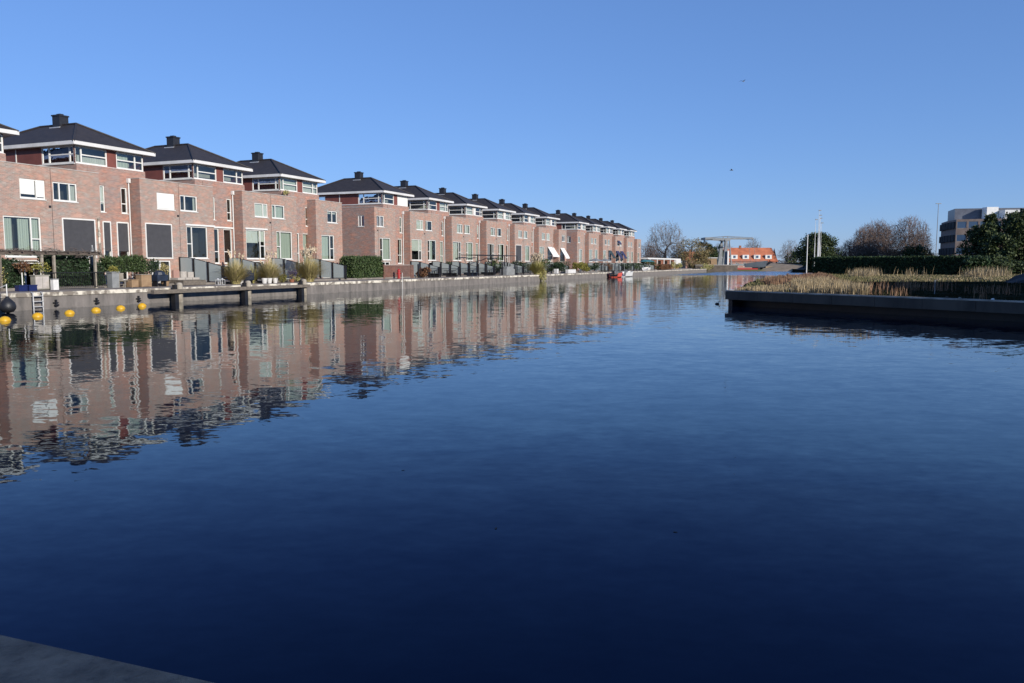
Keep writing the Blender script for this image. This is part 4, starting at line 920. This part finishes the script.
# small houses behind left of the bridge
def gable_house(name, label, loc, rz, L, D, wall, ridge, mw, mr, group=None, chim=True, win=4):
    e = empty(name, loc, rz, label=label, cat='house', group=group)
    b = MB(); holes = [(L*(k+.5)/win-.6, L*(k+.5)/win+.6, .9, 2.3) for k in range(win)]
    facade(b, O, X, Y, 0, L, 0, wall, holes, niche=.6); b.quad((0,D,0),(L,D,0),(L,D,wall),(0,D,wall))
    for x in (0, L): b.poly([(x,0,0),(x,D,0),(x,D,wall),(x,D/2,ridge-.15),(x,0,wall)])
    b.build('wall', [mw, m_dark], e)
    r = MB(); r.quad((-.3,-.4,wall-.2),(L+.3,-.4,wall-.2),(L+.3-1.5,D/2,ridge),(-.3,D/2,ridge)); r.quad((-.3,D+.4,wall-.2),(L+.3,D+.4,wall-.2),(L+.3-1.5,D/2,ridge),(-.3,D/2,ridge)); r.poly([(L+.3,-.4,wall-.2),(L+.3,D+.4,wall-.2),(L-1.2,D/2,ridge)])
    rf = r.build('roof', mr, e)
    if chim: c = MB(); c.box(L*.3,L*.3+.8,D/2-.4,D/2+.4,ridge-.5,ridge+.9); c.build('chimney', m_brick_far, rf)
    for h_ in holes: window(e, O, X, Y, h_, mull=((h_[0]+h_[1])/2,))
    return e
e = gable_house('cottage', 'row of small houses with bright orange tiled roof behind the drawbridge', (88.5,330,.6), 0, 21.0, 9, 3.0, 8.6, m_pink, m_orroof, win=7)
for k in range(4):
    b = MB(); x = 2.0+k*4.7; b.box(x,x+2.6,.3,3.0,3.9,5.6); d = b.build('dormer', m_gel, e)
    b = MB(); b.box(x+.8,x+1.8,.26,.3,4.3,5.3); b.build('dormer_window', m_owin, d)
gable_house('cottage', 'small orange roofed house left of the bridge tower', (69.5,320,.6), 0, 7, 7, 3.4, 6.8, m_pink, m_orroof, win=2)
e = empty('shed', (71.2,292,.55), 0, label='pale tan bridge keeper cabin left of the bridge tower', cat='cabin')
b = MB(); facade(b, O, X, Y, 0, 3.6, 0, 4.0, [(.6,1.4,1.9,3.2)], niche=.4); facade(b, O, Y, X, 0, 4, 0, 4.0, []); b.quad((3.6,0,0),(3.6,4,0),(3.6,4,4),(3.6,0,4)); b.build('wall', [m_tan, m_dark], e); b = MB(); b.box(-.3,3.9,-.3,4.3,4.0,4.25); b.build('roof', m_fascia, e)

# ------------------------------------------------------------------ drawbridge
e = empty('drawbridge', (74.5,280,0), 0, label='grey steel drawbridge with tall lifting frame and balance beams', cat='bridge')
b = MB()
for y in (-3.2,3.2):
    b.tube((-1.8,y,0),(-.6,y,10.6),.32,.22,6); b.tube((1.6,y,0),(.5,y,10.6),.28,.20,6)
    b.box(-1.3,1.1,y-.2,y+.2,4.4,4.9); b.box(-1.0,.9,y-.2,y+.2,7.6,8.0)
    b.poly([(-1.7,y-.12,1.5),(-.65,y-.12,10.4),(-.1,y-.12,10.4),(-.1,y-.12,1.5)])
b.box(-1.0,.8,-3.4,3.4,10.4,10.9); b.build('tower', m_steel, e)
b = MB()
for y in (-2.9,2.9): b.box(-7.6,9.0,y-.15,y+.15,11.05,11.4); b.poly([(-7.6,y-.2,11.0),(0,y-.2,11.0),(0,y-.2,10.4)]); b.tube((0,y,12.0),(8.6,y,11.5),.09); b.tube((0,y,12.0),(-7,y,11.5),.09); b.box(-.15,.15,y-.15,y+.15,11.5,12.0)
b.box(8.4,9.0,-2.9,2.9,11.0,11.4); b.build('balance_beam', m_steel, e)
b = MB(); b.box(-7.8,-5.2,-3.1,3.1,10.8,11.6); b.build('counterweight', m_steel, e)
b = MB()
for y in (-2.9,2.9): b.tube((8.7,y,11.1),(10.2,y,2.4),.06)
b.build('hanger', m_steel, e)
b = MB(); b.box(1.8,13.5,-3.3,3.3,1.9,2.5); b.build('deck', m_steel, e)
b = MB()
for y in (-3.3,3.3):
    b.tube((1.8,y,3.5),(13.5,y,3.5),.06); 
    for k in range(9): b.tube((1.8+k*1.45,y,2.5),(1.8+k*1.45,y,3.5),.05)
b.build('railing', m_steel, e)
b = MB(); b.poly([(6,-3.5,2.6),(14,-3.5,3.6),(13,-3.5,1.6),(6.5,-3.5,1.4)]); b.box(6,13.5,-3.45,-3.3,1.3,2.4); b.build('side_girder', m_steeld, e)
b = MB(); b.box(2.2,3.0,-3.4,3.4,-1,1.9); b.box(10.6,11.3,-3.4,3.4,-1,1.9); b.build('pier', m_bank, e)
b = MB(); b.box(3.2,10.5,-3.6,-3.4,.5,1.0); b.build('red_board', m_redpaint, e)
b = MB(); b.box(-.25,.25,-4.2,-3.7,0,7); b.build('white_dolphin', m_white, e)
e = empty('bridge_approach', (87.6,276,0), 0, label='brown earth ramp leading to the right end of the drawbridge', cat='ramp')
b = MB(); b.prism([(0,0),(20,0),(30,12),(0,12)], -1, 1.6); b.build('ramp', m_bankl, e)

# banks on the right behind the headland
def bank(name, pts, top, mat, zt=3.2):
    b = MB(); k = len(pts)
    for i in range(k-1): b.quad((*pts[i],.0), (*pts[i+1],.0), (*top[i+1],zt), (*top[i],zt))
    for i in range(1, k-1): b.poly([(*top[0],zt),(*top[i],zt),(*top[i+1],zt)])
    return tag(b.build(name, mat), kind='structure')
bank('embankment', [(84,272),(92,262),(96,250)], [(92,284),(99,272),(104,252)], m_bankl, 2.8)
bank('hillside', [(90,250),(79.5,229),(92,215),(112,196)], [(97,252),(87,232),(97,221),(116,203)], m_bank, 3.1)  # shade of this slope is also put into its near-black colour
b = MB(); b.prism([(87,232),(97,221),(116,203),(300,203),(300,330),(104,330),(92,284),(99,272),(104,252),(97,252)], .6, 2.75); tag(b.build('high_ground', m_land), kind='structure')

# ------------------------------------------------------------------ right hand side: hedge, trees, office, masts
e = empty('hedge', (47.0,125.0,.84), R(-48), label='long tall clipped evergreen hedge behind the reeds', cat='hedge')
rr = random.Random(5); b = MB(); b.box(.25,23.5,.25,1.9,0,2.5); b.build('inner_growth', m_core, e)
b = MB(); leaf_cloud(b, rr, box_points(rr, 24000, 0,23.8,0,2.1,0,2.62,.07), .11); b.build('foliage', m_hedge, e)
for i, (x, y, r, lb) in enumerate(((62.5,107,(2.2,1.6,1.3),'bush at the right end of the clipped hedge'),(67.0,112,(3.0,1.8,1.4),'second bush right of the clipped hedge'),(72.5,117,(3.2,1.8,1.4),'dark bush below the left conifers'),(78.5,120,(3.4,1.8,1.5),'dark bush below the right conifers'))):
    shrub('shrub', lb, 'bush', (x,y,.8), r, m_conifer if i > 0 else m_hedge, 2600, .17, seed=80+i, lobes=12, group='dark bushes')
cl = ['leftmost dark conifer of the group at the right edge', 'second dark conifer from the left at the right edge', 'tall conifer in the middle of the group at the right edge', 'fourth dark conifer of the group, partly cut by the right edge', 'rightmost dark conifer, at the picture edge', 'low conifer in front of the left conifers']
for i, (x, y, h_, r) in enumerate(((77.7,132,8.0,3.0),(79.8,134,9.7,3.2),(82.6,131,9.8,3.3),(85.8,134,10.5,3.5),(89.8,132,10.5,3.5),(77.6,127,6.0,2.5))):
    leafy_tree('conifer', cl[i], (x,y,.8), h_, r, 90+i, m_conifer, 8500, .22, .0, cone=(i in (1,4)), nl=60, group='conifers at the right edge')
bt = [((96.5,212,2.7),11.6,5.0,31,m_twigred,900,'broad reddish bare tree above the middle of the long hedge'),((92.0,209,2.7),9.8,3.6,32,m_twigred,700,'bare tree above the left part of the long hedge'),((101.0,218,2.7),10.9,4.2,33,m_twiggrey,800,'pale twiggy bare tree between two broad ones above the hedge'),
 ((106.0,214,2.7),12.6,5.6,34,m_twigred,1100,'broadest bare tree, left of the tall thin lamp mast'),((111.8,222,2.7),8.6,4.0,35,m_twigred,600,'bare reddish tree beside the left end of the office building'),((95.0,225,2.7),6.8,2.6,36,m_twigred,400,'slim bare tree right of the thin white masts'),
 ((92.6,230,2.7),4.8,3.0,37,m_twigred,350,'lowest bare tree, just right of the round evergreen'),((114.5,330,.6),12.2,4.6,38,m_twiggrey,450,'distant bare tree right of the orange roofed houses'),((120.5,345,.6),8.0,3.6,39,m_twiggrey,350,'distant small bare tree left of the round evergreen'),
 ((104.0,345,.6),13.6,4.4,40,m_twiggrey,450,'distant bare tree behind the orange roofed houses'),((89.0,338,.6),12.0,4.8,41,m_twigred,450,'bare tree behind the bridge tower'),((112,350,.6),9.0,3.4,42,m_twiggrey,350,'small distant bare tree behind the end of the orange roof'),
 ((98.3,227,2.7),6.2,2.4,43,m_twigred,350,'slim reddish bare tree just left of the broad bare trees')]
for loc, h_, rc_, sd, tw, nn_, lb in bt: bare_tree('bare_tree', lb, loc, h_, rc_, sd, tw, n=int(nn_*1.7), trunk=.24, zb=.06, rtw=.03)
for i, (x, y, rx, lb) in enumerate(((92,206,4,'brown undergrowth behind the left part of the long hedge'),(100,208,5,'brown undergrowth below the broad bare trees'),(109,212,4.5,'brown undergrowth below the lamp mast'),(91,224,4,'brown undergrowth right of the round evergreen'),(98,224,5,'brown undergrowth behind the long hedge, in its middle'),(105,224,5,'brown undergrowth left of the lamp mast'),(115,226,5,'brown undergrowth at the foot of the office building'))):
    shrub('shrub', lb, 'bush', (x,y,2.6), (rx,1.8,2.0), m_brush, 2600, .12, seed=120+i, lobes=12, group='brown undergrowth', stem=False)
leafy_tree('evergreen_tree', 'wide round evergreen behind the white masts', (76.4,200,.9), 9.4, 5.0, 51, m_conifer, 15000, .22, .0, nl=150, tight=.92)
leafy_tree('evergreen_tree', 'distant dark bush left of the round evergreen', (116,320,.6), 6.0, 5.5, 52, m_conifer, 1800, .4, .02, nl=16)
leafy_tree('evergreen_tree', 'low dark bush between the bare trees above the hedge', (103.5,205,2.4), 4.2, 3.6, 53, m_conifer, 1600, .3, .02, nl=14)
leafy_tree('evergreen_tree', 'yellow green bush on top of the long hedge line', (109.5,215,2.4), 3.6, 3.0, 54, m_pgreen, 900, .28, .02, nl=12)
rr = random.Random(77); b = MB(); P_ = []
for i in range(150):
    x = -40+i*3.2+rr.uniform(-1,1); hh = 7.5+2.5*math.sin(x*.07)+2*math.sin(x*.023+1)+rr.uniform(-.8,1.6); P_ += blob_points(rr, 95, (x, 430+rr.uniform(-12,12), hh*.5), (3.4,3,hh*.62), 6)
leaf_cloud(b, rr, P_, .42); tag(b.build('woods', m_wood_far, loc=(0,0,.6)), 'far low line of grey brown woods along the horizon', 'woods', kind='stuff')
# masts
b = MB(); b.tube((0,0,0),(0,0,5.9),.085,.06,8); mp = empty('mast', (43.3,117.5,.7), 0, label='white pole standing at the edge of the reeds, left of the hedge', cat='pole'); b.build('pole', m_white, mp); b = MB(); b.lathe((0,0,5.9), [(.12,0),(.12,.06),(.03,.12)], 8); b.build('cap', m_white, mp)
ml = ['leftmost of the cluster of thin white masts', 'tallest of the cluster of thin white masts', 'third from the left of the cluster of thin white masts', 'fourth mast of the white cluster, in its right half', 'rightmost of the cluster of thin white masts']
for i, (x, h_) in enumerate(((68.0,11.5),(69.2,13.6),(69.9,12.6),(70.5,12.0),(71.3,11.0))):
    mp = empty('mast', (x,180+i*1.3,.8), 0, label=ml[i], cat='mast', group='thin white masts')
    b = MB(); b.tube((0,0,0),(0,0,h_*.55),.10,.08,8); b.tube((0,0,h_*.55),(0,0,h_),.055,.035,8); b.build('pole', m_white, mp)
    b = MB(); b.box(-.1,.45,-.1,.1,h_-.02,h_+.16); b.build('head', m_greyc, mp)
mp = empty('mast', (95.3,180,.8), 0, label='single tall lamp mast left of the office building', cat='lamp post')
b = MB(); b.tube((0,0,0),(0,0,15.0),.10,.06,8); b.build('pole', m_greyc, mp); b = MB(); b.box(-.6,.6,-.1,.1,15.0,15.15); b.build('lamp_head', m_greyc, mp)
# office building
of = empty('office_building', (100.6,182,.8), 0, label='brown office building with banded blue windows and white roof boxes behind the conifers', cat='building')
def wallrun(p0, p1, z0, z1, nf, bays):
    p0 = Vector((*p0,0)); p1 = Vector((*p1,0)); U = (p1-p0); L = U.length; U.normalize(); D = Vector((-U.y,U.x,0))
    if D.y < 0: D = -D
    fh = (z1-z0)/nf; holes = []
    for f in range(nf):
        for k in range(bays): holes.append((L*(k+.08)/bays, L*(k+.92)/bays, z0+f*fh+.9, z0+(f+1)*fh-.5))
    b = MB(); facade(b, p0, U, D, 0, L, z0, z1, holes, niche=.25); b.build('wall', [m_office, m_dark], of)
    for h_ in holes:
        f = MB(); bars(f, p0, U, D, *h_, .03, .1, .08); w_ = f.build('window', m_greyc, of); g_ = MB(); g_.quad(p0+U*h_[0]+Z*h_[2]+D*.08, p0+U*h_[1]+Z*h_[2]+D*.08, p0+U*h_[1]+Z*h_[3]+D*.08, p0+U*h_[0]+Z*h_[3]+D*.08); g_.build('pane', m_owin, w_)
wallrun((5.2,16),(2.2,8),0,11.7,4,3); wallrun((2.2,8),(.0,0),0,11.7,4,3); wallrun((.0,0),(8,-4),0,11.7,4,4); wallrun((8,-4),(24,-7),0,11.7,4,5)
b = MB(); b.prism([(5.3,15.9),(2.3,8),(.1,.05),(8,-3.9),(24,-6.9),(24,16)], 11.4, 11.65); b.build('roof', m_fascia, of)
b = MB(); b.prism([(1.2,3),(8.6,1),(20,-1),(20,12),(4.5,12)], 11.66, 14.3); b.build('upper_storey', m_offdark, of)
b = MB(); b.prism([(6.2,-1),(8.6,-1.3),(8.6,.9),(6.2,.9)], 11.66, 14.4); b.prism([(8.7,-3.6),(15,-4.8),(15,-1),(8.7,-1)], 11.66, 13.6); b.prism([(15.1,-4.5),(21,-5.6),(21,-1.5),(15.1,-1.5)], 11.66, 13.9); b.build('roof_box', m_gel, of)

# ------------------------------------------------------------------ reeds and rough grass on the headland
def inside(p, poly):
    x, y = p; c = False; j = len(poly)-1
    for i in range(len(poly)):
        xi, yi = poly[i]; xj, yj = poly[j]
        if (yi > y) != (yj > y) and x < (xj-xi)*(y-yi)/(yj-yi)+xi: c = not c
        j = i
    return c
def blades(name, label, region, n, h, w, mat, seed, dens=None, z=.84, tuft=.25):
    rng = random.Random(seed); b = MB(); xs = [p[0] for p in region]; ys = [p[1] for p in region]; k = 0
    cl = []
    while k < n:
        if rng.random() < .12 or not cl:
            p = (rng.uniform(min(xs),max(xs)), rng.uniform(min(ys),max(ys)))
            if not inside(p, region): continue
            if dens and rng.random() > dens(*p): continue
            cl.append((p, rng.uniform(.6,1.15)))
        (cx, cy), kh = cl[-1]
        x = cx+rng.gauss(0,tuft); y = cy+rng.gauss(0,tuft); hh = h*kh*rng.uniform(.6,1.1)
        if not inside((x,y), region): x, y = cx, cy
        a = rng.uniform(0,math.pi); dx_, dy_ = math.cos(a)*w, math.sin(a)*w; lx, ly = rng.gauss(0,.13)*hh, rng.gauss(0,.13)*hh
        b.quad((x-dx_,y-dy_,z),(x+dx_,y+dy_,z),(x+lx*.45+dx_*.8,y+ly*.45+dy_*.8,z+hh*.6),(x+lx*.45-dx_*.8,y+ly*.45-dy_*.8,z+hh*.6))
        b.poly([(x+lx*.45-dx_*.9,y+ly*.45-dy_*.9,z+hh*.6),(x+lx*.45+dx_*.9,y+ly*.45+dy_*.9,z+hh*.6),(x+lx,y+ly,z+hh)]); k += 1
    return tag(b.build(name, mat), label, name.replace('_',' '), kind='stuff')
hd = [(13.6,47.5),(20.5,36.5),(24,40),(27,60),(36,90),(48,121),(41.5,111),(31.8,95),(25,80),(19.8,65),(16.2,54)]
blades('short_grass', 'short green and straw coloured grass on the headland', [(13.0,47.0),(17.2,40.6),(21.5,51),(29,71),(80,76),(75,121),(48,121),(41.0,111.5),(31.2,95),(24.7,80),(19.2,65),(15.8,54)], 30000, .22, .03, m_grass, 3, tuft=.5)
blades('dry_grass', 'low straw coloured grass on the tip of the headland', [(13.0,47.0),(14.9,43.4),(20.9,60),(23.5,66),(18.5,55)], 5500, .30, .018, m_reed, 11, tuft=.4)
blades('dry_reeds', 'dense straw coloured reeds at the edge of the headland', [(15.1,43.2),(18.0,40.5),(19.6,43.5),(22.5,53),(27,68),(23.5,66),(21,60)], 8500, .62, .015, m_reed, 1, tuft=.3)
blades('rust_reeds', 'rust brown dead weeds further back on the headland', [(17.5,54),(24,58),(29,72),(37,92),(46,118),(42,110),(32.5,94.5),(26,80),(20.5,66)], 8000, .52, .020, m_reedo, 2)
blades('far_reeds', 'tall pale reeds in front of the long hedge', [(40,96),(64,88),(74,94),(76,106),(58,104),(47,116)], 1500, 1.25, .02, m_reed, 4, dens=lambda x,y: .9 if (.43 < x/y < .46 or .57 < x/y < .61) else .05, tuft=.7)
blades('marsh_grass', 'pale flat grass strip beyond the shade', [(34,74),(70,74),(95,90),(95,118),(50,118),(42,100)], 16000, .17, .05, m_reed, 5, tuft=.7)
m_weed = leafmat('shade_weed', (.022,.028,.012), (.035,.030,.018), (.016,.022,.010), rough=1)  # near-black blades deepen the shade on the ground they cover
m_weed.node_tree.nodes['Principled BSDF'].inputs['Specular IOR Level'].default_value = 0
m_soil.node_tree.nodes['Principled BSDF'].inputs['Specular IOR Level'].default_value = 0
blades('low_weeds', 'low weeds coloured dark for the shade on the headland', [(18.2,40.2),(23.5,31.8),(40,34),(60,74),(29,71),(22.5,52)], 14000, .09, .035, m_weed, 9, tuft=.5)
blades('sparse_reeds', 'thin scattered reeds standing in the shade near the dock wall', [(18.2,40.2),(21.2,35.2),(27,42),(29,60),(24,58)], 420, .75, .012, m_reedo, 10, tuft=.35)
# heap of earth at the right edge, white stones on the dock edge
b = MB(); rr = random.Random(6); n = 14
ring = [[(math.cos(a*2*math.pi/n)*r*(1+.12*rr.uniform(-1,1)), math.sin(a*2*math.pi/n)*r*.7*(1+.12*rr.uniform(-1,1)), z+rr.uniform(-.06,.06)) for a in range(n)] for r, z in ((5,-.1),(4.2,.55),(3.0,1.0),(1.6,1.3),(.4,1.38))]
for i in range(4):
    for j in range(n): k = (j+1) % n; b.quad(ring[i][j], ring[i][k], ring[i+1][k], ring[i+1][j])
b.poly(ring[-1]); tag(b.build('earth_heap', m_bank, loc=(47.5,68,.84)), 'dark heap of earth at the right edge beside the pale grass strip', 'earth heap')
def stone(label, loc, r, mat, seed):
    rr = random.Random(seed); b = MB(); b.lathe((0,0,0), [(r*.7,0),(r,r*.4),(r*.8,r*.9),(r*.3,r*1.15)], 8)
    b.v = [(x*(1+rr.uniform(-.15,.15)), y*(1+rr.uniform(-.15,.15)), z) for x,y,z in b.v]; tag(b.build('stone', mat, loc=loc), label, 'stone')
stone('white stone lying on the dock wall near the right edge', (20.65,34.2,.9), .075, m_gel, 1)
stone('brown stone on the dock wall left of the white stone', (19.9,35.4,.9), .07, m_pilec, 2)
stone('dark clod on the dock wall left of the brown stone', (19.6,35.9,.9), .08, m_bark, 3)
b = MB(); b.tube((0,0,0),(0,0,.72),.022,.02); b.box(-.03,.03,-.01,.01,.62,.76); tag(b.build('marker_post', m_greyc, loc=(22.8,43.0,.84)), 'thin grey marker post in the shaded grass near the dock wall', 'post')

lf = None
for i, (x, y, lb) in enumerate(((-1.3,9.3,'small brown leaf floating left of the middle of the water'),(-.15,7.2,'small brown leaf floating in the dark water near the bottom middle'),(1.5,7.1,'small brown leaf floating in the dark water right of the middle'),(2.2,35.5,'dark twig floating far out, left of the dock corner'))):
    if i == 0: b = MB(); b.poly([(-.05,0,.006),(-.02,-.022,.010),(.03,-.018,.008),(.06,0,.014),(.02,.025,.009),(-.03,.02,.006)]); lf = b.build('leaf', m_bark)
    else: lf = lf.copy(); C.objects.link(lf)
    lf.location = (x,y,0); lf.rotation_euler = (0,0,i*1.3); lf.scale = (.45,.45,.45) if i < 3 else (2,2,2); tag(lf, lb, 'leaf', 'floating leaves')
# ------------------------------------------------------------------ birds
e = empty('coot', (12.6,48.9,0), 0, label='small black coot swimming off the corner of the dock wall', cat='bird')
e.scale = (.6,.6,.6); b = MB(); b.lathe((0,0,-.05), [(.03,0),(.12,.05),(.14,.11),(.09,.17),(.02,.2)], 10); b.v = [(x*1.6,y,z) for x,y,z in b.v]
k = MB(); b.tube((.15,0,.08),(.21,0,.24),.035,.03,8); b.tube((.19,0,.24),(.27,0,.25),.045,.03,8); b.build('body', m_rubber, e, smooth=True); k.tube((.27,0,.25),(.33,0,.235),.015,.005,6); k.build('beak', m_gel, e)
def gull(label, loc, rz):
    e = empty('gull', loc, rz, label=label, cat='bird', group='birds in the sky')
    b = MB(); b.tube((-.25,0,0),(.2,0,0),.05,.07,8); b.tube((.2,0,0),(.32,0,.03),.06,.02,8)
    for s_ in (-1,1): b.quad((.12,0,.02),(-.1,0,.02),(-.08,s_*.38,.18),(.1,s_*.38,.18)); b.poly([(.1,s_*.38,.18),(-.08,s_*.38,.18),(-.22,s_*.85,.06)])
    b.poly([(-.22,-.05,0),(-.22,.05,0),(-.42,.1,0),(-.42,-.1,0)]); b.build('body', m_greyc, e)
def at(x, y, Yd):
    f = 796.; a = (x-512)/f; c = (341.5-y)/f; d = Vector((a, math.cos(PITCH)+c*math.sin(PITCH), -math.sin(PITCH)+c*math.cos(PITCH))); return d*(Yd/d.y)+Vector((0,0,CAMH))
gull('higher of the two birds in the sky', (39.6,140,33.6), .6); gull('lower bird in the sky, above the drawbridge', (38.0,140,18.6), -.4)

# ------------------------------------------------------------------ unseen buildings right of and behind the camera, added to cast the shade
def shade_building(name, label, pts, h_):
    cx = sum(p[0] for p in pts)/len(pts); cy = sum(p[1] for p in pts)/len(pts)
    e = empty(name, (cx,cy,.84), 0, label=label, cat='building', group='unseen buildings added to cast shade')
    q = [(x-cx,y-cy) for x,y in pts]; b = MB(); k = len(q); wins = []
    for i in range(k):
        p0 = Vector((*q[i],0)); p1 = Vector((*q[(i+1)%k],0)); U = p1-p0; L = U.length; U.normalize(); D = Vector((-U.y,U.x,0))
        if D.dot(-(p0+p1)/2) < 0: D = -D
        nb_ = max(1,int(L/4)); nf = max(1,int(h_/3.2)); hs = [(L*(j+.5)/nb_-.9, L*(j+.5)/nb_+.9, f*3.1+1.0, f*3.1+2.5) for j in range(nb_) for f in range(nf)]
        facade(b, p0, U, D, 0, L, 0, h_, hs, niche=.3); wins += [(p0,U,D,w_) for w_ in hs]
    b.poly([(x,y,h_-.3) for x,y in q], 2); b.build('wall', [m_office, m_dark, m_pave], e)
    for p0,U,D,w_ in wins: f = MB(); bars(f, p0, U, D, *w_, .05, .12, .08, ((w_[0]+w_[1])/2,)); f.build('window', m_white, e)
shade_building('shade_caster', 'plain brown brick building added out of frame right to shade the headland', [(49,50),(66,54),(54,2),(34,5)], 10.0)
shade_building('shade_caster', 'plain brown brick building added behind the camera to shade the near quay', [(8,-6),(26,-12),(20,-32),(0,-24)], 9.0)

# ------------------------------------------------------------------ light, sky, camera
S = Vector((.695,-.719,0)).normalized()*math.cos(R(20)) + Vector((0,0,math.sin(R(20))))
sd = bpy.data.lights.new('sun', 'SUN'); sd.energy = 5.0; sd.angle = R(.5); sd.color = (1,.93,.83)
so = bpy.data.objects.new('sun', sd); C.objects.link(so); so.rotation_euler = S.to_track_quat('Z','Y').to_euler(); so.location = (60,-50,60)
wd = bpy.data.worlds.new('World'); scn.world = wd; wd.use_nodes = True; nt = wd.node_tree; bg = nt.nodes['Background']
sk = nt.nodes.new('ShaderNodeTexSky'); sk.sky_type = 'NISHITA'; sk.sun_disc = False; sk.sun_elevation = R(20); sk.sun_rotation = math.atan2(S.x, S.y)
sk.air_density = 1.0; sk.dust_density = 0; sk.ozone_density = 8; sk.altitude = 0
gm = nt.nodes.new('ShaderNodeGamma'); gm.inputs[1].default_value = .6; nt.links.new(sk.outputs[0], gm.inputs[0])
wb = nt.nodes.new('ShaderNodeMix'); wb.data_type = 'RGBA'; wb.blend_type = 'MULTIPLY'; wb.clamp_result = False; wb.inputs[0].default_value = 1; wb.inputs[7].default_value = (1.42,1.68,2.34,1)
nt.links.new(gm.outputs[0], wb.inputs[6]); nt.links.new(wb.outputs[2], bg.inputs[0]); bg.inputs[1].default_value = .12
cd = bpy.data.cameras.new('camera'); cd.sensor_width = 36; cd.lens = 796/1024*36; cd.clip_end = 12000; cd.clip_start = .1
co = bpy.data.objects.new('camera', cd); C.objects.link(co); co.location = (0,0,CAMH); co.rotation_euler = (math.pi/2-PITCH, 0, 0); scn.camera = co
scn.view_settings.view_transform = 'Standard'; scn.view_settings.look = 'None'; scn.view_settings.exposure = 0; scn.view_settings.gamma = 1
scn.cycles.max_bounces = 6; scn.cycles.transparent_max_bounces = 8; scn.cycles.glossy_bounces = 4; scn.cycles.diffuse_bounces = 2; scn.cycles.caustics_reflective = False; scn.cycles.caustics_refractive = False
